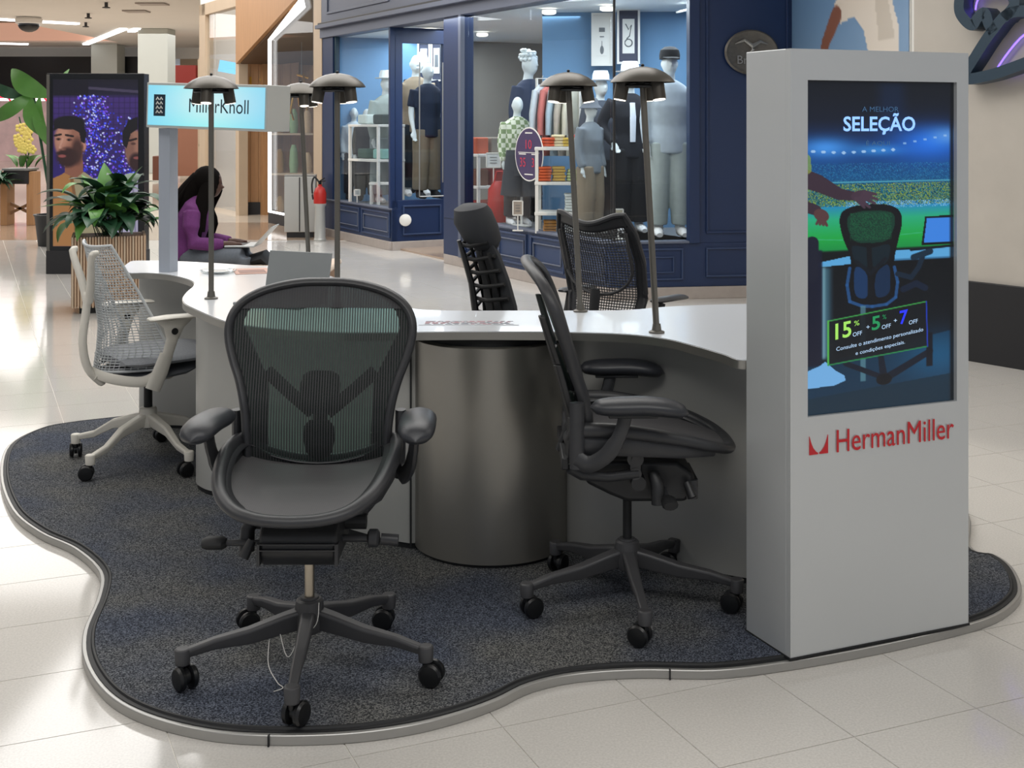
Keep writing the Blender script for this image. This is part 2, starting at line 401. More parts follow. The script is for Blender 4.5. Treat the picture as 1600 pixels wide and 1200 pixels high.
def carpet_mat():
    m = bpy.data.materials.new('loop_pile_carpet'); m.use_nodes = True; nt = m.node_tree; b = nt.nodes['Principled BSDF']
    g = nt.nodes.new('ShaderNodeNewGeometry')
    def noise(sc, det):
        n = nt.nodes.new('ShaderNodeTexNoise'); n.inputs['Scale'].default_value = sc; n.inputs['Detail'].default_value = det
        nt.links.new(g.outputs['Position'], n.inputs['Vector']); return n
    big = noise(2.2, 2); fine = noise(230, 2); mid = noise(900, 0)
    r = nt.nodes.new('ShaderNodeValToRGB'); r.color_ramp.elements[0].position = .36; r.color_ramp.elements[0].color = (*lin('3a3c40'), 1)
    r.color_ramp.elements[1].position = .66; r.color_ramp.elements[1].color = (*lin('b0b0b0'), 1)
    e = r.color_ramp.elements.new(.5); e.color = (*lin('707276'), 1)
    nt.links.new(fine.outputs[0], r.inputs[0])
    r2 = nt.nodes.new('ShaderNodeValToRGB'); r2.color_ramp.elements[0].position = .35; r2.color_ramp.elements[0].color = (*lin('98a0b2'), 1)
    r2.color_ramp.elements[1].position = .62; r2.color_ramp.elements[1].color = (*lin('bcbbb6'), 1)
    nt.links.new(big.outputs[0], r2.inputs[0])
    ml = nt.nodes.new('ShaderNodeMix'); ml.data_type = 'RGBA'; ml.blend_type = 'MULTIPLY'; ml.inputs[0].default_value = 1
    nt.links.new(r.outputs[0], ml.inputs['A']); nt.links.new(r2.outputs[0], ml.inputs['B'])
    nt.links.new(ml.outputs['Result'], b.inputs['Base Color'])
    b.inputs['Roughness'].default_value = .95; b.inputs['Specular IOR Level'].default_value = .1
    bp = nt.nodes.new('ShaderNodeBump'); bp.inputs['Strength'].default_value = .6; bp.inputs['Distance'].default_value = .004
    nt.links.new(fine.outputs[0], bp.inputs['Height']); nt.links.new(bp.outputs[0], b.inputs['Normal'])
    return m
M['carpet'] = carpet_mat()

# ------------------------------------------------------------------ platform outline (needed by floor tiles)
ZC = .032
plat_px = [(0, 752), (12, 705), (60, 678), (110, 668), (160, 662), (215, 655)]
front_px = [(1516, 864), (1555, 878), (1582, 898), (1596, 928), (1588, 952), (1545, 980), (1450, 1006), (1350, 1028), (1232, 1049),
            (1120, 1062), (1000, 1061), (900, 1068), (830, 1084), (780, 1108), (720, 1130), (640, 1150), (540, 1163), (420, 1166),
            (320, 1158), (225, 1133), (165, 1098), (132, 1048), (130, 1000), (152, 945), (154, 905), (115, 868), (60, 842), (18, 806)]
outer = [fl(*p) for p in front_px]+[fl(*p) for p in plat_px]+[Vector((-1.2, 6.95, 0)), Vector((0, 7.05, 0)), Vector((.95, 6.95, 0)), Vector((1.6, 6.1, 0)), Vector((1.74, 5.0, 0))]
outer = [(p.x, p.y) for p in spl(outer, 5, True)]
def inside(p, poly):
    r = False; n = len(poly)
    for i in range(n):
        x0, y0 = poly[i]; x1, y1 = poly[(i+1) % n]
        if (y0 > p[1]) != (y1 > p[1]) and p[0] < (x1-x0)*(p[1]-y0)/(y1-y0)+x0: r = not r
    return r

# ------------------------------------------------------------------ floor
flo = MB().box((-4, 22, -.053), (44, 64, .1)).build('floor', M['joint'], smooth=False); struct(flo)
ga = Vector((math.cos(.405), math.sin(.405))); gb = Vector((ga.y, -ga.x)); TS = .384
A0, B0 = .46, -2.54
tile_me = None; cells = []
mid = MB()
for i in range(-60, 40):
    for j in range(-8, 64):
        a = A0+(i+.5)*TS; b = B0-(j+.5)*TS
        c = ga*a+gb*b
        if c.y < 2.2 or c.y > 16.2 or c.x > 9 or c.x < -12: continue
        corners = [c+ga*(sx*.19)+gb*(sy*.19) for sx in (-1, 1) for sy in (-1, 1)]
        px = 800+2000*c.x/c.y; py = 190+3000/c.y
        vis = -150/c.y*3 < px < 1600+150/c.y*3 and py < 1200+120
        if all(inside(q, offset(outer, .1)) for q in corners): continue
        cells.append((c.length, c, vis))
cells.sort(key=lambda q: q[0])
count = 0; rest = MB()
tb = MB().box((0, 0, -.0015), (TS-.003, TS-.003, .003), rz=.405)
for d, c, vis in cells:
    if vis and count < 290:
        if tile_me is None:
            o = tb.build('tile', M['tile'], flo, smooth=False); tile_me = o.data
        else:
            o = bpy.data.objects.new('tile', tile_me); COL.objects.link(o); o.parent = flo
        o.location = (c.x, c.y, 0); count += 1
    else:
        rest.box((c.x, c.y, -.0015), (TS-.0035, TS-.0035, .003), rz=.405)
stuff(rest.build('far_tiles', M['tile'], flo, smooth=False))

band = MB().box((-14, 17.6, .0005), (46, 2.8, .003)).build('stone_band', M['band'], flo, smooth=False)
MB().box((-14, 36.5, .0), (46, 35, .003)).build('far_paving', floor_mat('far_paving_stone', 'd9cdbd', 'cdbfae', .1), flo, smooth=False)
MB().box((-2, -2.9, -.0015), (24, 9.5, .002)).build('paving_by_viewer', M['tile'], flo, smooth=False)

# ------------------------------------------------------------------ ceiling
ce = MB()
# ceiling with a lit coffer opening near the far left
cx0, cx1, cy0, cy1 = -20, -13.4, 33.5, 43.5
ce.box((-4, 15.25, 4.25), (44, 36.5, .1)); ce.box((-4, 52, 4.25), (44, 17, .1)); ce.box((4.3, 38.5, 4.25), (35.4, 10, .1)); ce.box((-23, 38.5, 4.25), (6, 10, .1))
ceiling = struct(ce.build('ceiling', M['ceil'], smooth=False))
cof = MB()
for (x, y, sx, sy) in ((-16.7, 33.55, 6.6, .1), (-16.7, 43.45, 6.6, .1), (-13.45, 38.5, .1, 10), (-19.95, 38.5, .1, 10)): cof.box((x, y, 4.55), (sx, sy, .6))
MB().box((-16.7, 38.5, 4.9), (6.6, 10, .1)).build('coffer_top', mat('coffer_brown', '8a7866', .8), ceiling, smooth=False)
cof.build('lit_coffer', mat('peach_cove_light', 'd0a48e', .6, emit=.6), ceiling, smooth=False)
def lightbar(p, q, w_=.22):
    a = Vector(p); b = Vector(q); d = (b-a); c = (a+b)/2
    t = MB().box((0, 0, 0), (d.length, w_, .06), rz=math.atan2(d.y, d.x)).build('ceiling_light', M['litwhite'], smooth=False, bevel=.01)
    t.location = c; return t
def onceil(px, py): Y = 2.68*F/(HY-py); return Vector(((px-CX)*Y/F, Y, 4.18))
for (p, q, lab) in (((-20, 29), (122, 37), 'long white linear ceiling light left of the round camera dome'), ((134, 69), (193, 45), 'slanting white linear ceiling light above the far square pillar'),
                    ((-30, 67), (44, 69), 'white linear ceiling light below the peach lit ceiling recess'), ((285, 110), (318, 103), 'short white linear ceiling light in front of the dark red fascia'),
                    ((205, 49), (215, 45), 'tiny white linear ceiling light beside the nearer square pillar')):
    tag(lightbar(onceil(*p), onceil(*q)), lab, 'light')
for (px, py, nm) in ((45, 32, 'dark dome security camera hanging under the far ceiling'),):
    p = onceil(px, 28)+Vector((0, 0, -.05)); t = thing('security_camera', nm, 'camera', p)
    MB().lathe([(.32, -.1), (.34, -.0), (.3, .06)], 16).build('housing', M['ceil'], t)
    MB().ell((0, 0, -.12), (.27, .27, .2)).build('dome', M['screenblk'], t)
for k, (px, py) in enumerate(((166, 5), (138, 22), (134, 36))):
    p = onceil(px, py); t = MB().lathe([(.02, -.12), (.09, -.11), (.09, -.09), (.04, -.08), (.04, .02)], 10).build('sprinkler', M['legs']); t.location = p
    tag(t, ('small grey sprinkler head nearest the top of the ceiling', 'small grey sprinkler head left above the long slanting light', 'small grey sprinkler head lowest of the three, beside the slanting light')[k], 'sprinkler')
for k, (a, b) in enumerate((((218, 5), (258, 8)), ((196, 17), (230, 19)))):
    p = onceil(*a); q = onceil(*b); t = MB().box((0, 0, 0), ((q-p).length, .5, .03)).build('air_grille', M['stone'], smooth=False); t.location = (p+q)/2
    tag(t, ('narrow slot air grille in the ceiling, nearest the top edge', 'narrow slot air grille in the ceiling, the farther one')[k], 'vent')
# far pillars
for k, (x0, x1, ty, Y, lab) in enumerate(((215, 262, 43, 37.0, 'pale square pillar standing behind the backlit counter sign'), (142, 183, 70, 44.5, 'pale square pillar above the tall dark screen'))):
    a = at(x0, 0, Y); b = at(x1, 0, Y); wdt = b.x-a.x
    t = struct(MB().box(((a.x+b.x)/2, Y+wdt/2, 2.1), (wdt, wdt, 4.2)).build('trim_%d' % (k+1), M['pillar'], smooth=False, bevel=.02))
    struct(t)
# ------------------------------------------------------------------ far left shop
WB = empty_struct('wall_back', (0, 47, 0))
def wbx(name, c, d, m):
    o = MB().box((c[0], c[1]-47, c[2]), d).build(name, m, WB, smooth=False); return o
wbx('black_fascia', (-19, 46, 3.1), (13.5, .5, 1.45), mat('black_fascia', '0f0f12', .4))
wbx('upper_wall', (-12, 47, 4.0), (40, .4, .4), M['white'])
wbx('glowing_shelf_wall', (-19, 49, 1.2), (13.5, .3, 2.4), mat('pink_interior_glow', 'd9b7b4', .8, noise=.5, nscale=1.6, emit=.22))  # shop's interior light put into the back wall as emission
wbx('lit_soffit', (-17.5, 46.2, 2.32), (10, .3, .14), M['litwhite'])
wbx('wall_panel', (-9.0, 47.2, 2.1), (6.4, .3, 4.2), M['beige'])
wbx('dark_opening', (-10.6, 46.7, 2.2), (2.2, .4, 2.2), mat('dark_shop_opening', '15151a', .5))
wbx('wall_panel', (3.0, 47.2, 2.1), (17, .3, 4.2), M['beige'])
p = at(-8, 147, 45.6); text('ADA', 'sign_lettering', mat('red_neon', 'ff2244', .4, emit=1.6), WB, Vector((p.x, 45.6-47, p.z-.25)), (1, 0, 0), (0, 0, 1), width=1.9, height=.36)
# red fascia far + brown walls behind sign
rf = MB().box((0, 0, 0), (1.35, .3, .75)).box((-.5, .1, -1.65), (.1, .1, 2.6)).box((.5, .1, -1.65), (.1, .1, 2.6)).build('shop_fascia', mat('dark_red_fascia', '7e1d12', .5), smooth=False); rf.location = at(274, 121, 40); tag(rf, 'dark red shop fascia under the far ceiling, right of the pale pillar', 'fascia')
t = thing('wooden_partition', 'reddish brown wall panel with beige posts seen behind the counter sign post', 'partition', at(296, 0, 33)*Vector((1, 1, 0)) if False else (at(296, 190, 33).x, 33, 0))
MB().box((0, 0, 1.1), (1.15, .15, 2.0)).build('panel', mat('terracotta_panel', '9b6b55', .6), t, smooth=False)
MB().box((-.62, 0, 1.2), (.1, .2, 2.4)).build('post', M['beige'], t, smooth=False)
MB().box((.62, 0, 1.2), (.1, .2, 2.4)).build('post', M['beige'], t, smooth=False)
MB().box((-.3, -1.2, .35), (.5, .5, .6)).build('step_box', mat('brown_box', '6b4030', .6), t, smooth=False, bevel=.02)

# ------------------------------------------------------------------ facade helpers
PA = Vector((-2.2, 16.4)); PC = Vector((.82, 10.75)); dA = (PC-PA).normalized(); nA = Vector((dA.y, -dA.x))   # nA points to the mall
dB = Vector((1, .15)).normalized(); nB = Vector((dB.y, -dB.x))
inA = -nA; inB = -nB
def s_of(px, P, d):
    k = (px-CX)/F; return (k*P.y-P.x)/(d.x-k*d.y)
def z_at(py, P, d, s): return CH-(py-HY)*(P.y+d.y*s)/F
class Wall:
    def __init__(s, P, d, n): s.P, s.d, s.n = P, d, n; s.R = Matrix.Rotation(math.atan2(d.y, d.x), 3, 'Z')
    def p(s, a, z, off=0): q = s.P+s.d*a+s.n*off; return Vector((q.x, q.y, z))
    def box(s, mb, a0, a1, z0, z1, o0, o1):
        c = s.p((a0+a1)/2, (z0+z1)/2, (o0+o1)/2); mb.box(c, (a1-a0, abs(o1-o0), z1-z0), R=s.R); return mb
    def s(s, px): return s_of(px, s.P, s.d)
def panel(W, a0, a1, z0, z1, o, name, m, parent, th=.04, bevel=.004):
    return W.box(MB(), a0, a1, z0, z1, o-th, o).build(name, m, parent, smooth=False, bevel=bevel)
def mould(W, a0, a1, z0, z1, o, parent, m, w_=.03):
    mb = MB()
    for (b0, b1, y0, y1) in ((a0, a1, z0, z0+w_), (a0, a1, z1-w_, z1), (a0, a0+w_, z0+w_, z1-w_), (a1-w_, a1, z0+w_, z1-w_)):
        W.box(mb, b0, b1, y0, y1, o, o+.018)
    return mb.build('moulding', m, parent, smooth=False, bevel=.004)
FA = Wall(PA, dA, nA); FB = Wall(PC, dB, nB)
wl = empty_struct('wall_left')
sa = {k: FA.s(k) for k in (505, 515, 522, 612, 697, 725, 950)}
LA = (PC-PA).length
# window one section, pillar, window two section, all in navy
for (a, b) in ((sa[505], sa[612]), (sa[697], LA)):
    panel(FA, a, b, 0, .10, .03, 'plinth', M['stone'], wl, .1)
    panel(FA, a, b, .10, .47, .0, 'lower_panel', M['navy2'], wl, .08)
    panel(FA, a, b, .47, .49, .03, 'sill', M['cornice'], wl, .14)
for (a, b, n_) in ((sa[522], sa[612], 2), (sa[725], LA, 4)):
    for k in range(n_):
        q0 = a+(b-a)*k/n_+.04; q1 = a+(b-a)*(k+1)/n_-.04
        mould(FA, q0, q1, .14, .44, 0, wl, M['navy2'], .02)
        mould(FA, q0+.05, q1-.05, .20, .38, 0, wl, M['cornice'], .012)
panel(FA, sa[505], sa[522], .49, 2.6, .02, 'pilaster', M['navy'], wl, .1)
panel(FA, sa[612]-.05, sa[612], .49, 2.6, .02, 'pilaster', M['navy'], wl, .1)
panel(FA, sa[697], sa[725], .1, 2.6, .03, 'pilaster', M['navy'], wl, .14)
panel(FA, sa[725]-.02, sa[725]+.04, .1, 2.6, .06, 'pilaster_edge', M['cornice'], wl, .05)
FE = LA+.02
panel(FA, sa[505], FE, 2.6, 2.72, .05, 'cornice', M['cornice'], wl, .2)
panel(FA, sa[505], FE, 2.72, 2.77, .12, 'cornice', M['cornice'], wl, .2)
panel(FA, sa[505], FE, 2.77, 2.80, .08, 'cornice', M['darkbase'], wl, .1)
panel(FA, sa[505], FE, 2.80, 4.2, .03, 'fascia', M['cornice'], wl, .2)
mould(FA, sa[515], sa[612], 2.9, 3.6, .03, wl, M['cornice'])
w1 = empty_struct('window_1')
FA.box(MB(), sa[522], sa[612], .49, 2.6, -.05, -.04).build('pane', M['glass'], w1, smooth=False)
panel(FA, sa[522], sa[522]+.06, .49, 2.6, 0, 'frame', mat('teal_frame', '0f3040', .4), w1)
w2 = empty_struct('window_2')
for (p0, p1) in ((725, 823), (823, 952)):
    FA.box(MB(), FA.s(p0)+.01, min(FA.s(p1), LA)-.01, .49, 2.6, -.05, -.04).build('pane', M['glass'], w2, smooth=False)
# recess side wall that looks to the camera
FR = Wall(FA.P+FA.d*sa[612], inA.copy(), -dA*-1)   # runs into the shop
FR.n = dA.copy()
wr = empty_struct('wall_left_recess'); wr.name = 'wall_entry'
r = {k: FR.s(k) for k in (616, 629, 689, 700)}
RL = 1.05
panel(FR, 0, RL, 0, .10, .03, 'plinth', M['stone'], wr, .1)
panel(FR, 0, RL, .10, .58, .0, 'lower_panel', M['navy'], wr, .08)
mould(FR, r[629], r[689], .17, .52, 0, wr, M['navy2'], .02)
panel(FR, 0, r[629], .58, 2.6, .0, 'door_stile', M['navy'], wr, .08)
panel(FR, r[689]+.03, RL, .58, 2.6, .0, 'door_stile', M['navy'], wr, .08)
panel(FR, 0, RL, 2.42, 2.6, .0, 'lintel', M['navy'], wr, .08)
FR.box(MB(), r[629], r[689]+.03, .58, 2.42, -.05, -.04).build('pane', M['glass'], wr, smooth=False)
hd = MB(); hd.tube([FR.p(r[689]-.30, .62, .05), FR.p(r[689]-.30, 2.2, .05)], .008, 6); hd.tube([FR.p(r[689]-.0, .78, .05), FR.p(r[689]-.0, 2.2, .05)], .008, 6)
hd.tube([FR.p(r[689]-.30, .62, .05), FR.p(r[689]+.05, .62, .05)], .008, 6); hd.build('reflected_outline', M['alu'], wr)  # thin bars stand in for outlines reflected in the entry glass
t = MB().lathe([(.07, 0), (.07, .03), (.055, .04)], 20, R=Matrix.Rotation(PI/2, 3, 'X')).build('door_sensor', M['white'], wr); t.location = FR.p(FR.s(632), .35, .03)
# facade B
wb = empty_struct('wall_front')
sb = {k: FB.s(k) for k in (1076, 1092, 1240)}
LB = sb[1240]+.4
panel(FB, 0, LB, 0, .10, .03, 'plinth', M['stone'], wb, .1)
panel(FB, 0, LB, .10, .47, .0, 'lower_panel', M['navy'], wb, .08)
panel(FB, 0, sb[1076], .47, .49, .03, 'sill', M['cornice'], wb, .14)
mould(FB, .06, sb[1076]-.05, .16, .43, 0, wb, M['navy2'], .016)
mould(FB, .14, sb[1076]-.13, .22, .36, 0, wb, M['navy2'], .012)
panel(FB, sb[1076], sb[1092], .47, 4.2, .03, 'pilaster', M['navy'], wb, .1)
panel(FB, sb[1092], LB, .47, 4.2, 0, 'blue_wall_panel', M['navy'], wb, .08)
mould(FB, sb[1092]+.06, sb[1240]-.05, .18, .43, 0, wb, M['navy2'], .016)
mould(FB, sb[1092]+.06, sb[1240]-.05, .55, 3.6, 0, wb, M['navy'], .02)
panel(FB, 0, sb[1076], 2.6, 4.2, .03, 'fascia', M['cornice'], wb, .2)
w3 = empty_struct('window_3')
FB.box(MB(), .02, sb[1076], .49, 2.6, -.05, -.04).build('pane', M['glass'], w3, smooth=False)
MB().tube([FA.p(LA, .49, -.045), FA.p(LA, 2.6, -.045)], .012, 8).build('corner_post', M['darkbase'], w3)
# round crest on blue wall
t = thing('shop_crest', 'dark oval metal shop crest with a bird on the navy wall', 'sign', FB.p(FB.s(1172), z_at(82, FB.P, FB.d, FB.s(1172)), .02), rz=math.atan2(dB.y, dB.x))
Rx = Matrix.Rotation(PI/2, 3, 'X')
e = MB(); e.lathe([(.235, -.0), (.24, .02), (.225, .035), (.21, .03), (.2, .025), (0, .025)], 36, R=Rx)
o = e.build('disc', mat('aged_pewter', '6a6660', .45, metal=.6, noise=.3, nscale=25), t); o.scale = (1, 1, .80)
bd = MB(); bd.tube([(-.15, -.035, .07), (-.07, -.04, .10), (0, -.04, .05), (.07, -.04, .09), (.14, -.035, .07)], [.004, .014, .022, .014, .004], 6); bd.tube([(0, -.035, .07), (.01, -.04, .02), (-.02, -.04, -.0)], [.01, .016, .004], 6)
bd.build('bird_relief', M['alu'], t)
text('Br', 'lettering', M['alu'], t, (-.13, -.032, -.1), (1, 0, 0), (0, 0, 1), height=.07, depth=.004)

# beige wall at the right with poster return
PW = Vector((2.88, 8.04)); dW = Vector((.604, -.797)).normalized(); nW = Vector((dW.y, -dW.x))
FW = Wall(PW, dW, nW)
if nW.dot(Vector((-1, -1))) < 0: FW.n = -nW
wrr = empty_struct('wall_right')
s0 = FW.s(1428); cor = FW.P+FW.d*s0
panel(FW, s0, 6, .50, 4.2, 0, 'plaster_panel', M['concrete'], wrr, .2, 0)
base = FW.box(MB(), s0, 6, 0, .50, .0, .03).build('baseboard_right', M['darkbase'], smooth=False, bevel=.004); struct(base)
q = FB.P+FB.d*FB.s(1240)
dP = (cor-q); LP = dP.length; dP.normalize(); FP = Wall(q, dP, Vector((dP.y, -dP.x)))
if FP.n.x > 0: FP.n = -FP.n
panel(FP, 0, LP, 0, 4.2, 0, 'return_panel', M['white'], wrr, .1, 0)
def poster(u, v):
    c = Canvas(u, v, 190, 110); c.vgrad([(0, '5f82a8'), (110, '7392b2')])
    c.poly([(100, 30), (128, 26), (150, 36), (168, 60), (176, 80), (178, 112), (140, 112), (128, 80), (112, 66), (92, 70), (76, 58)], 'd8ccbd')
    c.poly([(140, 34), (160, 50), (172, 90), (150, 90)], 'c2b5a4')
    c.line([(84, 62), (66, 84), (54, 110)], [9, 7, 5], '7c4c38')
    c.ell(96, 22, 20, 22, '70463a'); c.ell(100, 8, 20, 12, '2b1a14')
    return c.out()
zt = z_at(-40, FP.P, FP.d, 0); 
pa, pb = FP.p(.0, 1, .012), FP.p(FP.s(1424), 1, .012)
zb = 1.9
t = thing('wall_poster', 'large poster of a person in a white shirt against blue, above the silver totem', 'poster', (pa.x, pa.y, zb))
MB().slab([(0, 0, 0), (pb.x-pa.x, pb.y-pa.y, 0), (pb.x-pa.x, pb.y-pa.y, .95), (0, 0, .95)], FP.n.to_3d()*-.01).build('board', M['white'], t, smooth=False)
nn = FP.n.to_3d()*.004
painted('picture', poster, nn+Vector((0, 0, .95)), Vector((pb.x-pa.x, pb.y-pa.y, 0)), Vector((0, 0, -.95)), 95, 60, t, emit=0)
# illuminated outline sign on plaster
t = thing('outline_wall_sign', 'dark blue outlined curved shape sign glowing violet on the plaster wall', 'sign')
def wpt(px, py, off): s_ = FW.s(px); return FW.p(s_, z_at(py, FW.P, FW.d, s_), off)
sg = mat('slate_sign_metal', '2c3f4e', .4)
def ribbon(pts, closed, w_=.035):
    P = [wpt(x, y, .10) for x, y in pts]
    mb = MB(); mb.tube(spl(P, 6, closed), (w_, .05) if False else w_, 4, closed, up=FW.n.to_3d()); return mb
MBs = MB()
def rib(pts, closed, hw=.034, dep=.11):
    P = spl([wpt(x, y, 0) for x, y in pts], 6, closed); n3 = FW.n.to_3d(); mb = MB(); k = len(P); vs = []
    for i in range(k):
        a = P[i-1] if (closed or i) else P[i]; b = P[(i+1) % k] if (closed or i < k-1) else P[i]
        tt = (b-a).normalized(); sd = tt.cross(n3).normalized()*hw
        for (x, y) in ((1, .04), (1, dep+.04), (-1, dep+.04), (-1, .04)): vs.append(P[i]+sd*x+n3*y)
    fs = []
    for i in range(k if closed else k-1):
        i2 = (i+1) % k
        for j in range(4): fs.append((i*4+j, i*4+(j+1) % 4, i2*4+(j+1) % 4, i2*4+j))
    if not closed: fs += [(3, 2, 1, 0), tuple((k-1)*4+j for j in range(4))]
    return mb.add(vs, fs)
rib([(1650, 20), (1600, 22), (1572, 50), (1545, 90), (1528, 122), (1560, 120), (1600, 108), (1660, 85)], False).build('hull_outline', sg, t, smooth=False)
rib([(1574, 52), (1566, 38), (1560, 22), (1549, 30), (1541, 41), (1528, 32), (1520, 16), (1524, -8), (1545, -24), (1580, -22), (1600, -8), (1606, 10), (1590, 30)], False).build('scroll_outline', sg, t, smooth=False)
rib([(1640, 40), (1600, 60), (1560, 118), (1610, 104)], False, .006, .0).build('glow_strip', mat('violet_neon', '8a6cff', .4, emit=2.0), t, smooth=False)
rib([(1597, 5), (1580, -12), (1550, -14), (1534, 0), (1530, 16)], False, .006, .0).build('glow_strip', bpy.data.materials['violet_neon'], t, smooth=False)

# ------------------------------------------------------------------ shop interior
si = empty_struct('wall_shop_interior'); si.name = 'wall_inner'
def ibox(name, c, d, m, rz=0): return MB().box(c, d, rz=rz).build(name, m, si, smooth=False)
angA = math.atan2(dA.y, dA.x)
# blue backdrop behind the corner display
bk0 = at(848, 190, 13.15); bk1 = Vector((3.6, 12.9, 0))
d_ = (bk1-bk0).to_2d(); ibox('blue_wall', ((bk0.x+bk1.x)/2, (bk0.y+bk1.y)/2+.05, 1.5), (d_.length, .1, 3.0), M['shopblue'], math.atan2(d_.y, d_.x))
FA.box(MB(), sa[505]+.05, LA-.6, 0, 2.7, -5.3, -5.2).build('back_wall', mat('taupe_shop_wall', '8a857c', .8, noise=.1, nscale=1), si, smooth=False)
FA.box(MB(), sa[505]+.02, sa[505]+.12, 0, 2.7, -1.95, -.15).build('side_wall', M['shopblue'], si, smooth=False)
FA.box(MB(), sa[505]+.02, sa[505]+.12, 0, 2.7, -5.2, -1.95).build('side_wall', bpy.data.materials['taupe_shop_wall'], si, smooth=False)
FA.box(MB(), sa[505]+.05, LA, -.01, .02, -5.2, -.1).build('shop_floor', M['band'], si, smooth=False)
sc_ = FA.box(MB(), sa[505], LA-.05, 2.62, 2.66, -5.3, -.1); sc_.box((2.1, 12.65, 2.642), (3.0, 3.2, .04)); sc_.build('shop_ceiling', mat('shop_ceiling_white', 'e4ecf0', .8), si, smooth=False)
disp = FA.box(MB(), sa[725]+.05, LA-.02, .0, .46, -1.0, -.1); FB.box(disp, .0, LB, 0, .46, -1.7, -.1); disp.build('display_plinth', M['shopgrey'], si, smooth=False)
disp = FA.box(MB(), sa[522]+.05, sa[612]-.06, .0, .46, -1.2, -.1); disp.build('display_plinth', M['shopgrey'], si, smooth=False)
area('shop_light_corner', (1.25, 11.7, 2.58), 1.6, 1.0, 52, (.84, .93, 1))
area('shop_light_middle', (-.1, 14.2, 2.58), 1.6, 2.2, 60, (.9, .96, 1))
area('shop_light_left', (-.9, 16.4, 2.58), 1.2, 2.0, 62, (.82, .92, 1))
area('shop_light_deep', FA.p((sa[697]+LA)/2, 2.58, -3.2), 2.0, 2.0, 60, (.95, .97, 1))
for k, (px, py, off) in enumerate(((523+35, 52, -1), (600, 40, -.6), (788, 10, -.5), (835, 4, -.8), (590, 48, -1.4))):
    s_ = FA.s(px); p = FA.p(s_, 2.6, off)
    t = MB().lathe([(.07, 0), (.07, -.03), (.05, -.04)], 14).build('spot_light', M['glowwhite']); t.location = p
    tag(t, ['round white ceiling spot inside the left shop window', 'round white ceiling spot next to the shop entry frame', 'round white ceiling spot at top left of the large shop window', 'round white ceiling spot inside the large window, second from left', 'round white ceiling spot deep inside the left shop window'][k], 'light')
bt = MB().tube([FA.p(FA.s(860), 2.55, -1.4), FA.p(FA.s(930), 2.55, -1.2)], .012, 6); bt.build('light_track', M['white'], si)

# framed pictures on the blue wall
def frame(px0, py0, px1, py1, Y, lab, mount, art, wall_ang=0):
    a = at(px0, py0, Y); b = at(px1, py1, Y); W_, H_ = b.x-a.x, a.z-b.z
    t = thing('framed_print', lab, 'picture', ((a.x+b.x)/2, Y, b.z), rz=wall_ang, group='framed prints in the clothes shop')
    f = MB(); w_ = .022
    for (x, z, sx, sz) in ((0, w_/2, W_, w_), (0, H_-w_/2, W_, w_), (-W_/2+w_/2, H_/2, w_, H_-2*w_), (W_/2-w_/2, H_/2, w_, H_-2*w_)): f.box((x, 0, z), (sx, .03, sz))
    f.build('frame', M['white'], t, smooth=False)
    MB().box((0, .006, H_/2), (W_-.03, .006, H_-.03)).build('mount', mount, t, smooth=False)
    MB().box((0, 0, H_/2), (W_*.52, .006, H_*.62)).build('sheet', M['white'], t, smooth=False)
    mb = MB()
    if art == 0:
        mb.box((0, -.006, H_*.68), (W_*.28, .003, H_*.08)); mb.box((0, -.006, H_*.55), (W_*.2, .003, H_*.02)); mb.ell((0, -.006, H_*.3), (W_*.09, .003, H_*.08)); mb.box((0, -.006, H_*.42), (.006, .003, H_*.1))
    elif art == 1:
        mb.tube([(W_*.16*math.cos(k), -.006, H_*.38+W_*.16*math.sin(k)) for k in np.linspace(0, 2*PI, 16)], .006, 5, True)
        mb.tube([(-.03, -.006, H_*.72), (.0, -.006, H_*.62), (.03, -.006, H_*.7), (.01, -.006, H_*.5), (-.02, -.006, H_*.45)], .006, 5)
    else:
        mb.box((0, -.006, H_*.5), (W_*.3, .003, H_*.3))
    mb.build('drawing', M['shopgrey'], t, smooth=False)
dk = mat('dark_mount', '3c3f52', .7)
aB = math.atan2(d_.y, d_.x)
frame(924, 20, 957, 103, 12.9, 'white framed print with small grey bottle drawing, left of the two on the blue wall', M['white'], 0, aB)
frame(964, 13, 1000, 100, 12.85, 'white framed print with dark mount and looping sketch on the blue wall', dk, 1, aB)
frame(652, 66, 672, 118, 17.0, 'dark framed print behind the entry glass, the left one', dk, 2)
frame(673, 63, 691, 127, 16.6, 'narrow framed print with two pale sheets behind the entry glass', dk, 2)


# ------------------------------------------------------------------ mannequins
def cloth(name, c, pat=0):
    if c in bpy.data.materials: return bpy.data.materials[c]
    return mat(name, c, .85, noise=.12, nscale=18)
def hand(mb, w, d, s=1.0, side=1):
    w = Vector(w); d = Vector(d).normalized(); sd = d.cross(Vector((0, 1, 0)));
    if sd.length < .2: sd = d.cross(Vector((1, 0, 0)))
    sd.normalize(); n = sd.cross(d)
    mb.tube([w-d*.02, w+d*.03*s, w+d*.08*s, w+d*.095*s], [(.026*s, .02*s), (.038*s, .02*s), (.042*s, .018*s), (.03*s, .012*s)], 10, up=n)
    for k, (o, L) in enumerate(((-.03, .06), (-.01, .075), (.011, .07), (.031, .052))):
        a = w+d*.08*s+n*0+sd.cross(n)*0+ (n.cross(d)).normalized()*o*s
        mb.tube([a, a+d*L*.55*s+n*.004, a+d*L*s-n*.012*s*side], .0095*s, 6, up=n)
    q = n.cross(d).normalized()*side
    a = w+d*.03*s+q*.03*s
    mb.tube([a, a+d*.03*s+q*.02*s, a+d*.055*s+q*.024*s], .0105*s, 6, up=n)
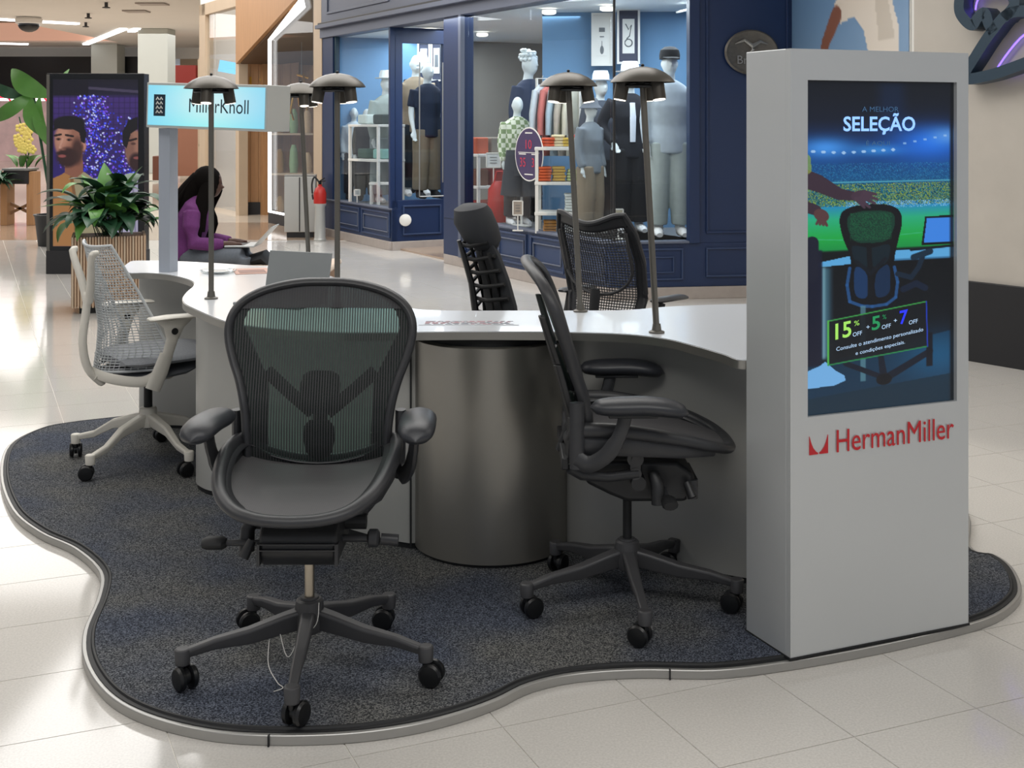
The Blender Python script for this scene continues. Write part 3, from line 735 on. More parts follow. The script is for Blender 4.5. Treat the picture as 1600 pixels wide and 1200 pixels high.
def figure(loc, rz, H, label, arms=('down', 'down'), top='ffffff', long_sleeve=True, legs='222222', shoes='ffffff', wide=0, hat=None, hatc='ffffff', voxel=.014, inner=None, group='mannequins in the clothes shop', short=False, headc=None, pattern=None, skirt=False):
    s = H/1.78
    t = thing('mannequin', label, 'mannequin', loc, rz, group)
    S = Matrix.Scale(s, 4)
    def mb(): q = MB(); q.M = S; return q
    body = mb()
    torso = [(0, .0, .84), (0, 0, .93), (0, 0, 1.07), (0, -.01, 1.25), (0, 0, 1.38), (0, .005, 1.45), (0, .01, 1.49), (0, .0, 1.56)]
    tr = [(.13, .09), (.165, .11), (.13, .095), (.165, .115), (.18, .10), (.12, .075), (.058, .056), (.052, .052)]
    body.tube(torso, tr, 20, up=(0, 1, 0))
    body.ell((0, -.015, 1.66), (.076, .096, .118)); body.ell((0, -.04, 1.60), (.05, .06, .05)); body.tube([(0, -.10, 1.68), (0, -.125, 1.645), (0, -.10, 1.635)], [.01, .016, .012], 8)
    for q in (-1, 1): body.ell((q*.076, .0, 1.655), (.012, .022, .032)); body.ell((q*.03, -.092, 1.685), (.016, .01, .008))
    body.tube([(-.022, -.104, 1.605), (0, -.112, 1.607), (.022, -.104, 1.605)], .008, 6)
    AR = {}
    for q, kind in zip((-1, 1), arms):
        if kind == 'down': J = [(q*.175, 0, 1.42), (q*.225, .02, 1.14), (q*.22, -.05, .89)]
        elif kind == 'pocket': J = [(q*.18, 0, 1.42), (q*.29, .07, 1.17), (q*.20, -.06, .97)]
        else: J = [(q*.18, 0, 1.42), (q*.25, .05, 1.15), (q*.19, -.18, 1.02)]
        AR[q] = J
        body.tube(spl(J, 5), [.05, .05, .047, .044, .042, .04, .037, .034, .031, .028, .026], 12, up=(0, 1, 0))
        d = (Vector(J[2])-Vector(J[1])).normalized(); hand(body, J[2], d, 1.0, -q if False else 1)
    L = {}
    for q in (-1, 1):
        J = [(q*.085, 0, .90), (q*.10, -.015, .50), (q*.105, .02, .09), (q*.115, -.03, .045), (q*.12, -.15, .03)]
        L[q] = J
        body.tube(J[:3], [(.085, .09), (.058, .06), (.04, .042)], 14, up=(0, 1, 0)); body.tube([(q*.105, .04, .045), J[3], J[4]], [.035, .045, .03], 10)
    body.build('body', M['mann'], t, remesh=voxel, sm=3)
    # top
    tb_ = mb(); k = .022
    zb = .80 if not short else .98
    tb_.tube([(0, 0, zb), (0, 0, .95), (0, 0, 1.07), (0, -.01, 1.25), (0, 0, 1.38), (0, .003, 1.45), (0, .01, 1.50)], [(.17+k, .12+k), (.168+k, .115+k), (.15+k, .10+k), (.168+k, .118+k), (.185+k, .10+k), (.13+k, .078+k), (.07, .068)], 22, up=(0, 1, 0))
    for q in (-1, 1):
        P = spl(AR[q], 5); n = 11 if long_sleeve else 5
        tb_.tube(P[:n], [.074-.0025*i for i in range(n)], 12, up=(0, 1, 0))
    tm = cloth('garment_'+top, top)
    if pattern:
        tm = mat('check_'+top, top, .85); nt = tm.node_tree; ck = nt.nodes.new('ShaderNodeTexChecker'); ck.inputs['Scale'].default_value = 22
        ck.inputs['Color1'].default_value = (*lin(top), 1); ck.inputs['Color2'].default_value = (*lin(pattern), 1)
        tc = nt.nodes.new('ShaderNodeTexCoord'); nt.links.new(tc.outputs['Object'], ck.inputs['Vector']); nt.links.new(ck.outputs[0], nt.nodes['Principled BSDF'].inputs['Base Color'])
    tb_.build('jacket' if inner else 'shirt', tm, t, remesh=voxel, sm=3)
    if inner:
        mb().tube([(0, -.135, .98), (0, -.145, 1.25), (0, -.115, 1.40)], [(.03, .01), (.035, .012), (.03, .01)], 8, up=(0, 1, 0)).build('shirt_front', cloth('garment_'+inner, inner), t)
    pn = mb(); k2 = .02+wide
    pn.tube([(0, 0, .82), (0, 0, .90), (0, 0, 1.0)], [(.165, .12), (.175, .125), (.15, .11)], 18, up=(0, 1, 0))
    for q in (-1, 1): pn.tube([L[q][0], L[q][1], (q*.107, .01, .12)], [(.088+k2, .10+k2*.6), (.07+k2, .075+k2), (.052+k2*1.2, .056+k2*1.2)], 14, up=(0, 1, 0))
    pn.build('trousers', cloth('garment_'+legs, legs), t, remesh=voxel, sm=2)
    for q in (-1, 1):
        sh = mb(); sh.tube([(q*.107, .06, .05), (q*.11, .0, .06), (q*.118, -.09, .045), (q*.122, -.175, .03)], [(.036, .045), (.045, .055), (.05, .04), (.03, .022)], 12); sh.tube([(q*.106, .02, .07), (q*.106, .02, .14)], .05, 10)
        sh.build('shoe', cloth('shoe_'+shoes, shoes), t)
    hm = cloth('hat_'+hatc, hatc)
    if hat == 'fedora':
        h = mb(); h.lathe([(.155, 1.735), (.16, 1.745), (.10, 1.742), (.098, 1.80), (.08, 1.85), (.02, 1.84)], 24, c=(0, -.01, 0)); h.build('hat', hm, t)
    elif hat == 'bucket':
        h = mb(); h.lathe([(.15, 1.68), (.155, 1.685), (.105, 1.74), (.10, 1.79), (.075, 1.82), (.01, 1.82)], 24, c=(0, -.01, 0)); h.build('hat', hm, t)
    elif hat == 'cap':
        h = mb(); h.lathe([(.098, 1.70), (.1, 1.74), (.09, 1.79), (.05, 1.82), (.01, 1.825)], 22, c=(0, -.01, 0)); h.tube([(0, -.08, 1.715), (0, -.15, 1.71), (0, -.19, 1.70)], [(.08, .012), (.075, .008), (.04, .005)], 12, up=(0, 0, 1)); h.build('cap', hm, t)
    elif hat == 'curls':
        h = mb()
        for i in range(34):
            a = i*2.4; z = 1.71+.10*(i % 5)/4; rr = .085*math.cos((z-1.70)*7)
            h.ell((rr*math.cos(a), .01+rr*math.sin(a), z), (.024, .024, .022), 8, 5)
        h.build('curls', M['mann'], t)
    return t
ZP = .47
def spot(px, Y): return Vector(((px-CX)*Y/F, Y, ZP))
figure(spot(1046, 11.45), .05, 1.66, 'mannequin in pale grey tracksuit and black cap beside the navy pilaster', ('down', 'down'), 'b9c6d0', True, 'b0bbb8', 'f2f2f0', .012, 'cap', '101114')
figure(spot(984, 11.9), .15, 1.53, 'mannequin in black jacket over white shirt with white hat, hands at pockets', ('pocket', 'pocket'), '10131c', True, '0c0d12', 'f0f2f4', .03, 'fedora', 'e6ecf2', inner='dfe6f0')
figure(spot(938, 12.25), .5, 1.46, 'mannequin in white fedora partly hidden behind the glass corner post', ('down', 'down'), '3c4450', True, '15161c', 'c8ccd0', .02, 'fedora', 'dfe8f4')
figure(spot(922, 11.75)+Vector((0, .0, .0)), .8, 1.22, 'smaller mannequin in grey knit and beige trousers wearing a grey bucket hat', ('down', 'down'), '7b848c', True, '877a66', 'd8d8d4', .03, 'bucket', '5b6068')
figure(spot(826, 13.3), .9, 1.74, 'curly haired white mannequin in navy jacket behind the oval sticker', ('down', 'down'), '22304c', True, '2b2e38', '202226', .01, 'curls')
figure(spot(808, 12.75), .4, 1.28, 'child mannequin in green and white checked top behind the oval sticker', ('down', 'down'), '8aa070', True, '2a2b30', 'ececec', .01, None, pattern='e8ecd8', headc=1)
figure(Vector((at(668, 0, 15.6).x, 15.6, .56)), .5, 1.66, 'mannequin in navy jersey and beige trousers behind the entry glass', ('down', 'down'), '131a30', False, '766a58', '1c1d22', .02)
figure(Vector((at(650, 0, 16.1).x, 16.1, .56)), .3, 1.78, 'tall mannequin with tan sweater standing left in the entry display', ('down', 'down'), '8d7d68', True, '14161e', 'e8e8e8', .01)
figure(Vector((at(660, 0, 16.7).x, 16.7, .56)), -.3, 1.86, 'bare headed mannequin in dark jacket farthest back in the entry display', ('down', 'down'), '1b2136', True, '24262e', '18181a', .01)
figure(Vector((at(603, 0, 16.3).x, 16.3, .47)), .6, 1.62, 'mannequin in long pale coat and wide white hat in the left shop window', ('down', 'down'), 'a8b4b0', True, '8d9a9c', 'dddddd', .05, 'fedora', 'e9f0f2')
figure(Vector((at(553, 0, 17.0).x, 17.0, .47)), .2, 1.22, 'child mannequin in white shirt with dark braces in the left shop window', ('down', 'down'), 'd8e4ea', True, '22242c', '222222', .01)
figure(Vector((at(573, 0, 16.6).x, 16.6, .47)), .1, 1.20, 'child mannequin in dark brown vest in the left shop window', ('down', 'down'), '33302f', True, '2a2c30', '222222', .01)

# ------------------------------------------------------------------ shop furniture and goods
def garment_rail(loc, rz, wdt, h, cols, label):
    t = thing('clothes_rail', label, 'clothes rail', loc, rz)
    r_ = MB(); r_.tube([(-wdt/2, 0, 0), (-wdt/2, 0, h), (wdt/2, 0, h), (wdt/2, 0, 0)], .014, 8); r_.build('rail', M['white'], t)
    for i, c in enumerate(cols):
        x = -wdt/2+wdt*(i+.7)/(len(cols)+.4)
        g = thing('garment', '%s garment hanging on the %s rail' % (c[1], c[2]), 'clothing', Vector(loc)+Matrix.Rotation(rz, 3, 'Z') @ Vector((x, 0, 0)), rz+1.25)
        b = MB(); b.tube([(0, 0, h-.75), (0, 0, h-.4), (0, 0, h-.12), (0, 0, h-.06)], [(.20, .035), (.19, .04), (.21, .035), (.06, .03)], 12, up=(0, 1, 0))
        for q in (-1, 1): b.tube([(q*.17, 0, h-.13), (q*.24, 0, h-.35), (q*.25, 0, h-.55)], [(.05, .03), (.05, .03), (.045, .025)], 8, up=(0, 1, 0))
        b.build('cloth', cloth('hung_'+c[0], c[0]), g)
        MB().tube([(0, 0, h-.07), (0, 0, h+.01), (.02, 0, h+.03)], .004, 5).build('hanger', M['alu'], g)
    return t
garment_rail((at(872, 0, 12.5).x, 12.45, .47), -.1, .42, 1.45, [('b4bcc0', 'pale grey', 'corner window'), ('b2625a', 'muted red', 'corner window'), ('9fb0ba', 'blue grey', 'corner window'), ('a89f92', 'sand coloured', 'corner window'), ('c3bfae', 'cream', 'corner window')], 'white clothes rail with hanging clothes left of the grey bucket hat mannequin')
def shelf_table(loc, rz, wdt, dep, levels, label):
    t = thing('display_table', label, 'table', loc, rz)
    for z in levels: MB().box((0, 0, z), (wdt, dep, .03)).build('shelf', M['white'], t, smooth=False, bevel=.004)
    for (x, y) in ((-1, -1), (1, -1), (-1, 1), (1, 1)): MB().box((x*(wdt/2-.02), y*(dep/2-.02), levels[-1]/2), (.03, .03, levels[-1])).build('leg', M['white'], t, smooth=False)
    return t
tl = Vector((at(876, 0, 11.95).x, 11.95, .47))
shelf_table(tl, -.1, .46, .36, (.18, .46, .78), 'white three-tier display table of folded clothes left of the tall lamp pole')
folds = [('c8502e', -.12, 0, .795, 3, 'orange'), ('d9c9a0', -.02, .02, .795, 4, 'cream'), ('caa83c', .08, 0, .795, 3, 'mustard'), ('d24a3c', .17, .02, .795, 4, 'red'),
         ('c65a32', -.15, -.02, .475, 5, 'rust orange'), ('c8a24a', -.02, 0, .475, 5, 'ochre'), ('b9c78a', .12, 0, .475, 4, 'pale green'),
         ('dfe6e4', .10, 0, .195, 6, 'white'), ('b07a3a', -.1, 0, 0.0, 4, 'tan'), ('e0e4e2', .08, 0, 0.0, 3, 'off-white')]
for c, x, y, z, n_, nm in folds:
    g = thing('folded_stack', 'stack of %s folded clothes on the %s of the display table' % (nm, {.795: 'top tier', .475: 'second tier', .195: 'lowest tier', 0.0: 'plinth beneath'}[z]), 'clothing', tl+Vector((x, y-.02, z+.005)))
    for k in range(n_): MB().box((random.uniform(-.006, .006), 0, .013+k*.027), (.12, .22, .024)).build('folded_garment', cloth('fold_'+c, c), g, bevel=.008)
def ticket(px, py0, py1, wpx, Y, lab, col='c8c4b8', ym=None):
    a = at(px-wpx/2, py0, Y); b = at(px+wpx/2, py1, Y); h = a.z-b.z; w_ = b.x-a.x
    t = thing('ticket_stand', lab, 'sign', ((a.x+b.x)/2, Y, ZP+.005))
    zz = b.z-ZP
    f = MB()
    for (x, z, sx, sz) in ((0, zz, w_, .012), (0, zz+h, w_, .012), (-w_/2, zz+h/2, .012, h), (w_/2, zz+h/2, .012, h)): f.box((x, 0, z), (sx, .012, sz))
    f.build('frame', M['white'], t, smooth=False); MB().box((0, .004, zz+h/2), (w_-.01, .004, h)).build('card', cloth('card_'+col, col), t, smooth=False)
    if zz > .02: MB().box((0, 0, zz/2), (.012, .012, zz)).build('stem', M['white'], t, smooth=False)
    MB().box((0, 0, .004), (.1, .07, .008)).build('foot', M['white'], t, smooth=False)
    for k in range(3): MB().box((0, -.002, zz+h*(.3+.2*k)), (w_*.5, .004, h*.04)).build('print_line', M['shopgrey'], t, smooth=False)
ticket(809, 315, 337, 15, 12.0, 'small framed ticket on a stem beneath the oval sticker', 'a89c90')
ticket(966, 328, 353, 15, 11.15, 'small framed ticket leaning by the black trousers', 'b9b29c')
ticket(771, 240, 262, 22, 13.2, 'white card sign on a tall stem at left of the large window', 'd8dcde')
ticket(558, 297, 306, 9, 16.0, 'tiny ticket on a stem low in the left shop window', 'c0c6c8')
# dark display bust, red item and stools in the large window
t = thing('school_bag', 'bright red bag hanging low in the large shop window', 'bag', (at(781, 0, 13.1).x, 13.1, .47))
b = MB(); b.tube([(0, 0, .0), (0, 0, .12), (0, 0, .34), (0, 0, .42)], [(.10, .05), (.13, .08), (.12, .07), (.06, .04)], 14, up=(0, 1, 0)); b.build('bag_body', M['red'], t); MB().tube([(-.06, 0, .4), (-.03, 0, .52), (.03, 0, .52), (.06, 0, .4)], .012, 6).build('strap', M['red'], t)
t = thing('shorts_display', 'dark grey shorts hung on a display form below the oval sticker', 'clothing', (at(815, 0, 12.6).x, 12.6, .47))
b = MB(); b.tube([(0, 0, .75), (0, 0, .5)], [(.15, .09), (.18, .10)], 16, up=(0, 1, 0))
for q in (-1, 1): b.tube([(q*.08, 0, .55), (q*.10, 0, .30)], [(.10, .09), (.11, .10)], 14, up=(0, 1, 0))
b.build('shorts', cloth('hung_33363c', '33363c'), t); MB().tube([(0, 0, 0), (0, 0, .5)], .012, 6).build('stem', M['white'], t); MB().lathe([(.1, 0), (.1, .012), (.02, .02)], 16).build('foot', M['white'], t)
t = shelf_table((at(768, 0, 14.3).x, 14.3, .03), .6, .62, .4, (.4, .75, 1.1), 'low-lit three-tier shelf of red and grey goods at left in the large window')
for k in range(9):
    c = ['8e2a22', 'a3402c', '5a5e62', '6d4a3a', '8e2a22', '44484e', 'b0563a', '7c7468', '93302a'][k]
    g = MB().box((0, 0, .09), (.16, .25, .18)).build('folded_box', cloth('goods_'+c, c), smooth=False, bevel=.015)
    g.location = Vector((at(768, 0, 14.3).x, 14.3, .03))+Matrix.Rotation(.6, 3, 'Z') @ Vector((-.2+.2*(k % 3), 0, (.415, .765, 1.115)[k//3]))
    g.rotation_euler = (0, 0, .6); tag(g, ['dark red', 'rust', 'grey', 'brown', 'brick red', 'charcoal', 'terracotta', 'taupe', 'wine red'][k]+' folded pile on the %s of the dim shelf at left' % ('bottom tier', 'middle tier', 'top tier')[k//3], 'clothing')
t = shelf_table((at(588, 0, 16.0).x, 16.0, .47), -.9, .7, .4, (.55, .98), 'pale blue display table in the left shop window')
for k, (c, nm) in enumerate((('3f5a4c', 'dark green'), ('7fb0a8', 'teal'), ('c9d4cf', 'pale'), ('2d3a36', 'blackish green'))):
    g = MB().box((0, 0, .06), (.22, .2, .12)).build('folded_stack', cloth('stack_'+c, c), smooth=False, bevel=.02)
    g.location = Vector((at(588, 0, 16.0).x, 16.0, .47))+Matrix.Rotation(-.9, 3, 'Z') @ Vector((-.18+.36*(k % 2), 0, (.57, 1.0)[k//2])); g.rotation_euler = (0, 0, -.9)
    tag(g, nm+' folded clothes on the pale table in the left shop window', 'clothing')
t = thing('stool', 'white stool low in the left shop window', 'stool', (at(597, 0, 15.75).x, 15.75, .47))
MB().box((0, 0, .27), (.3, .2, .03)).build('seat', M['white'], t, bevel=.005, smooth=False)
for (x, y) in ((-1, -1), (1, -1), (-1, 1), (1, 1)): MB().box((x*.13, y*.08, .13), (.025, .025, .26)).build('leg', M['white'], t, smooth=False)
# oval sticker
s_ = FA.s(824); zc_ = z_at(241, FA.P, FA.d, s_)
t = thing('window_sticker', 'purple oval promotional sticker with white rim on the large shop window', 'sticker', FA.p(s_, zc_, -.02), rz=math.atan2(dA.y, dA.x))
ovw = (FA.s(846)-FA.s(802))/2; ovh = .255
def ov(k, y): return [(ovw*k*math.cos(a), y, ovh*k*math.sin(a)) for a in np.linspace(0, 2*PI, 40, endpoint=False)]
MB().slab(ov(1, 0), (0, -.003, 0)).build('rim', M['white'], t, smooth=False)
MB().slab(ov(.95, -.003), (0, -.002, 0)).build('disc', mat('plum_vinyl', '3d2f57', .5), t, smooth=False)
pk = mat('red_print', 'c0304a', .5)
text('10', 'numerals', pk, t, (0, -.006, .05), (1, 0, 0), (0, 0, 1), width=ovw*.42, height=.085, center=True)
text('35', 'numerals', pk, t, (-ovw*.42, -.006, -.12), (1, 0, 0), (0, 0, 1), width=ovw*.4, height=.085, center=True)
text('35', 'numerals', pk, t, (ovw*.42, -.006, -.12), (1, 0, 0), (0, 0, 1), width=ovw*.4, height=.085, center=True)
l_ = MB(); l_.box((0, -.006, .015), (ovw*1.5, .001, .006)); l_.box((0, -.006, .2), (ovw*.5, .001, .012)); l_.box((0, -.006, -.19), (ovw*.6, .001, .01)); l_.box((-ovw*.45, -.006, .0), (ovw*.5, .001, .01)); l_.box((ovw*.45, -.006, .0), (ovw*.5, .001, .01))
stuff(l_.build('print_lines', M['white'], t, smooth=False))

# ------------------------------------------------------------------ wood shop beyond (facade continues)
ww = empty_struct('wall_far_left')
S = lambda px: FA.s(px)
Wf = FA
HT = 3.45
# pale pillar between blue shop and lit portal
panel(Wf, S(493), S(505)+.02, 0, 4.2, .03, 'pillar', M['beige'], ww, .2)
# dark mullion
panel(Wf, S(489), S(493), .3, 4.2, 0, 'mullion', M['darkbase'], ww, .1)
# portal: dark base under the glass
panel(Wf, S(422), S(493), 0, .16, .03, 'portal_base', M['darkbase'], ww, .2)
ls = mat('portal_light_strip', 'ffffff', .4, emit=1.5)
def sz(px, py): s_ = S(px); return s_, z_at(py, FA.P, FA.d, s_)
a1, z1 = sz(425, 62); a2, z2 = sz(478, -6)
st = MB(); hw = .045
st.slab([Wf.p(a1-hw, .16, .02), Wf.p(a1+hw, .16, .02), Wf.p(a1+hw, z1, .02), Wf.p(a1-hw, z1, .02)], nA.to_3d()*.03)
st.slab([Wf.p(a1-hw, z1, .02), Wf.p(a1+hw, z1-.02, .02), Wf.p(a2+.05, z2-.16, .02), Wf.p(a2-.05, z2, .02)], nA.to_3d()*.03)
st.slab([Wf.p(a1, .16, .02), Wf.p(S(493), .16, .02), Wf.p(S(493), .19, .02), Wf.p(a1, .19, .02)], nA.to_3d()*.03)
st.build('light_strip', ls, ww, smooth=False)
w4 = empty_struct('window_4')
MB().slab([Wf.p(a1, .2, 0), Wf.p(S(489), .2, 0), Wf.p(S(489), 4.1, 0), Wf.p(a2, z2, 0), Wf.p(a1, z1, 0)], -nA.to_3d()*.01).build('pane', M['glass'], w4, smooth=False)
# wood fascia above the entry and recessed wood wall
b1, y1_ = sz(375, 100); b2, y2_ = sz(480, -15)
fas = MB().slab([Wf.p(S(374), y1_, .06), Wf.p(b2, y2_, .06), Wf.p(b2, 4.2, .06), Wf.p(S(374), 4.2, .06)], -nA.to_3d()*.06); fas.build('wood_fascia', M['wood'], ww, smooth=False)
so = MB().slab([Wf.p(S(376), y1_, .0), Wf.p(b2-.1, y2_-.1, .0), Wf.p(b2-.1, y2_-.1, -1.2), Wf.p(S(376), y1_, -1.2)], Vector((0, 0, .03))); so.build('sloping_soffit', mat('dark_wood_soffit', '5a4636', .6), ww, smooth=False)
rw = FA.p(S(374), 0, 0); ang = math.atan2(inA.y, inA.x)
for k in range(7):
    c = rw.to_2d()+Vector((1, 0))*(.065+.13*k)+Vector((0, .25))
    MB().box((c.x, c.y, 1.75), (.126, .05, 3.1)).build('wood_board', M['wood'], ww, smooth=False, bevel=.003)
MB().box((rw.x+.45, rw.y+.25, .1), (.95, .1, .2)).build('black_kick_plate', M['darkbase'], ww, smooth=False)
# left glazed bay
panel(Wf, S(313), S(322), 0, HT+.1, .02, 'frame_post', M['beige'], ww, .15)
panel(Wf, S(370), S(375), 0, HT+.1, .02, 'frame_post', M['beige'], ww, .15)
panel(Wf, S(313), S(375), HT-.1, HT+.1, .02, 'frame_head', M['beige'], ww, .15)
panel(Wf, S(313), S(375), HT+.1, 4.2, .0, 'upper_panel', M['ceil'], ww, .15)
w5 = empty_struct('window_5')
for (p0, p1) in ((322, 334), (334, 370)): Wf.box(MB(), S(p0)+.02, S(p1)-.02, .05, HT-.1, -.03, -.02).build('pane', M['glass'], w5, smooth=False)
FA.box(MB(), S(316), S(318), 0, 4.2, -4.0, -.15).build('side_wall', M['ceil'], ww, smooth=False)
FA.box(MB(), S(374)-.02, S(374)+.1, 0, 4.2, -2.6, -.35).build('partition', M['wood'], ww, smooth=False)
FA.box(MB(), S(316), S(505), 0, 4.2, -4.1, -4.0).build('back_wall', mat('taupe_wall', '8c918e', .8, noise=.15, nscale=1), ww, smooth=False)
area('far_shop_light', (-3.0, 21.6, 3.4), 2, 2, 60, (1, .93, .82))
# shelving in the wood shop seen through the portal and bay
NM = {'2f6a68': 'teal', 'd8dcd8': 'white', '8a6a4c': 'brown', '3c4a48': 'dark grey', 'c9cfc8': 'pale grey', '9c7a4a': 'ochre', 'c8b090': 'sand', '6d4a38': 'dark brown', '8fae88': 'green', 'd8c8b0': 'cream'}
def goods_shelf(loc, rz, wdt, h, n_, cols, lab, gl):
    t = thing('goods_shelf', lab, 'shelf', loc, rz)
    for k in range(n_+1): MB().box((0, 0, h*k/n_+.015), (wdt, .35, .03)).build('shelf', M['beige'], t, smooth=False)
    for q in (-1, 1): MB().box((q*wdt/2, 0, h/2), (.03, .35, h)).build('upright', M['beige'], t, smooth=False)
    gg = 0
    R = Matrix.Rotation(rz, 3, 'Z')
    for k in range(n_):
        m_ = int(wdt/.22)
        for i in range(m_):
            c = cols[(i*3+k*5) % len(cols)]; hh = h/n_*random.uniform(.4, .75)
            o = MB().lathe([(.06, 0), (.075, hh*.3), (.06, hh*.8), (.03, hh)], 10).build('vase', cloth('good_'+c, c))
            o.location = Vector(loc)+R @ Vector((-wdt/2+.13+.22*i, -.04, h*k/n_+.032)); tag(o, '%s vase on %s, %s on the %s shelf' % (NM[c], gl[1], ('left', 'middle', 'right')[i], ('bottom', 'second', 'third', 'fourth', 'top')[k] if k < n_-1 else 'top'), 'vase', gl[0])
    return t
goods_shelf((at(345, 0, 23.2).x, 23.2, .02), 0, .72, 2.6, 5, ['2f6a68', 'd8dcd8', '8a6a4c', '3c4a48', 'c9cfc8'], 'tall beige shelf of teal and white wares in the far glazed bay', ('vases in the far glazed bay', 'the far bay shelving'))
goods_shelf((at(462, 0, 20.4).x, 20.4, .02), 0, .75, 1.9, 3, ['9c7a4a', 'c8b090', '6d4a38', '8fae88', 'd8c8b0'], 'beige shelf of warm coloured wares behind the lit portal glass', ('vases behind the lit portal', 'the shelving behind the lit portal'))
# brass letters on glass and wall lettering
g1 = at(452, 130, 19.2)
t = thing('brass_ornament', 'tall brass abstract ornament hanging behind the lit portal', 'ornament', (at(466, 0, 19.6).x, 19.6, 1.62))
bb = MB(); bb.tube([(-.12, 0, 0), (-.04, 0, .45), (.02, 0, .1), (.08, 0, .62), (.14, 0, .05)], .022, 6); bb.tube([(-.02, .02, .6), (.16, 0, .55)], .02, 6); bb.tube([(-.2, 0, -.1), (-.13, 0, .12), (-.07, 0, -.1)], .018, 6); bb.build('brass_rods', M['gold'], t)
MB().tube([(.05, 0, .6), (.05, 0, 2.5)], .006, 5).build('wire', M['alu'], t)
o = text('LS', 'brass_letters', M['gold'], None, Vector((at(395, 0, 20.5).x-.08, rw.y+.21, at(400, 133, 20.6).z-.08)), (1, 0, 0), (0, 0, 1), width=.3, height=.22, depth=.01); tag(o, 'thin brass letters on the wood boards above the counter sign', 'sign')
# blue lit sign inside bay
t = thing('small_lit_sign', 'small tilted bright blue sign inside the far glazed bay', 'sign', at(356, 105, 22.0))
MB().box((0, 0, 0), (.30, .06, .2), R=Matrix.Rotation(.18, 3, 'Y')).build('light_box', mat('cyan_glow', '78c8f0', .4, emit=1.1), t, smooth=False)
# litter bin
ty = 16.7
t = thing('litter_bin', 'grey metal twin litter bin beside the red fire extinguisher', 'bin', (at(470, 0, ty).x, ty, 0), rz=.1)
MB().box((0, 0, .43), (.40, .34, .72)).build('cabinet', M['panelgrey'], t, smooth=False, bevel=.008)
MB().box((0, 0, .035), (.34, .30, .07)).build('plinth', M['darkbase'], t, smooth=False)
MB().box((-.005, -.173, .43), (.014, .01, .70)).build('door_gap', M['darkbase'], t, smooth=False)
MB().box((0, 0, .80), (.40, .34, .015)).build('top', M['alu'], t, smooth=False)
# fire extinguisher on stand
ty = 16.1
t = thing('fire_extinguisher', 'red fire extinguisher standing on a grey pedestal beside the litter bin', 'fire extinguisher', (at(500, 0, ty).x, ty, 0))
MB().lathe([(.075, 0), (.08, .02), (.07, .04), (.065, .43), (.08, .45), (.08, .47)], 20).build('pedestal', M['panelgrey'], t)
MB().lathe([(.078, .47), (.08, .49), (.08, .60), (.06, .66), (.025, .69), (.025, .71)], 20).build('cylinder', M['red'], t)
hb = MB(); hb.lathe([(.02, .71), (.02, .75)], 10); hb.tube([(-.01, 0, .745), (.06, 0, .79)], .01, 6); hb.tube([(-.01, 0, .74), (.07, 0, .755)], .008, 6); hb.build('valve', M['screenblk'], t)
MB().tube(spl([(-.01, 0, .735), (-.07, 0, .80), (-.10, 0, .72), (-.095, 0, .58), (-.085, 0, .52)]), .011, 8).build('hose', M['rubber'], t)
p_ = FA.p(S(499), z_at(152, FA.P, FA.d, S(499)), .06)
t = thing('fire_sign', 'small red fire equipment sign with white rim on the pale pillar', 'sign', p_, rz=math.atan2(dA.y, dA.x)+.5)
MB().box((0, 0, 0), (.17, .01, .21)).build('rim', M['white'], t, smooth=False, bevel=.01); MB().box((0, -.007, 0), (.145, .004, .18)).build('plate', M['red'], t, smooth=False); MB().box((0, -.011, .01), (.03, .003, .07)).build('symbol', M['white'], t, smooth=False)

# ------------------------------------------------------------------ platform with carpet
t = thing('display_platform', 'low curvy carpeted platform with metal edge under the display chairs', 'platform', (0, 0, 0))
MB().prism(outer, 0, .026).build('metal_edge', mat('platform_edge_metal', 'aeadaa', .35, metal=.7), t, bevel=.003)
MB().prism(offset(outer, .012), .024, .0285).build('black_trim', M['rubber'], t)
MB().prism(offset(outer, .035), .028, ZC).build('carpet', M['carpet'], t)
ins = offset(outer, .03)
sm_ = MB().tube([(x, y, .0285) for x, y in ins], .006, 6, True); sm_.build('edge_piping', M['rubber'], t)
for px in (1055, 420):
    i = min(range(len(outer)), key=lambda k: abs(800+2000*outer[k][0]/outer[k][1]-px)+(0 if outer[k][1] < 3.6 else 999))
    a = outer[i]; b = outer[(i+1) % len(outer)]
    MB().box((a[0], a[1]-.0005, .014), (.004, .012, .026), rz=math.atan2(b[1]-a[1], b[0]-a[0])).build('joint_gap', M['rubber'], t, smooth=False)

# ------------------------------------------------------------------ counter
ZT = .81
near_e = [(1160, 562), (1130, 553), (1085, 540), (1040, 529), (980, 522), (900, 519), (800, 518), (700, 518), (620, 519), (530, 519), (450, 515), (390, 509),
          (353, 502), (330, 494), (305, 483), (288, 474), (285, 465), (292, 455), (302, 446), (300, 439), (283, 433), (258, 428), (227, 426), (201, 426), (193, 419), (199, 411), (214, 407)]
far_e = [(277, 408), (340, 411), (399, 415), (470, 418), (530, 436), (590, 464), (640, 481), (700, 485), (800, 485), (900, 485), (980, 484), (1060, 478)]
wt = [fl(x, y, ZT) for x, y in near_e]+[fl(x, y, ZT) for x, y in far_e]+[Vector((.98, 4.85, 0)), Vector((1.25, 4.7, 0)), Vector((1.36, 4.3, 0)), Vector((1.2, 3.97, 0)), Vector((.8, 3.77, 0))]
wt = [(p.x, p.y) for p in spl(wt, 4, True)]
t = thing('display_counter', 'long wavy white counter with metal edge standing on the carpeted platform', 'counter', (0, 0, 0))
MB().prism(wt, ZT-.028, ZT-.003).build('metal_edge_band', M['edge'], t)
MB().prism(offset(wt, .003), ZT-.004, ZT).build('worktop', M['worktop'], t)
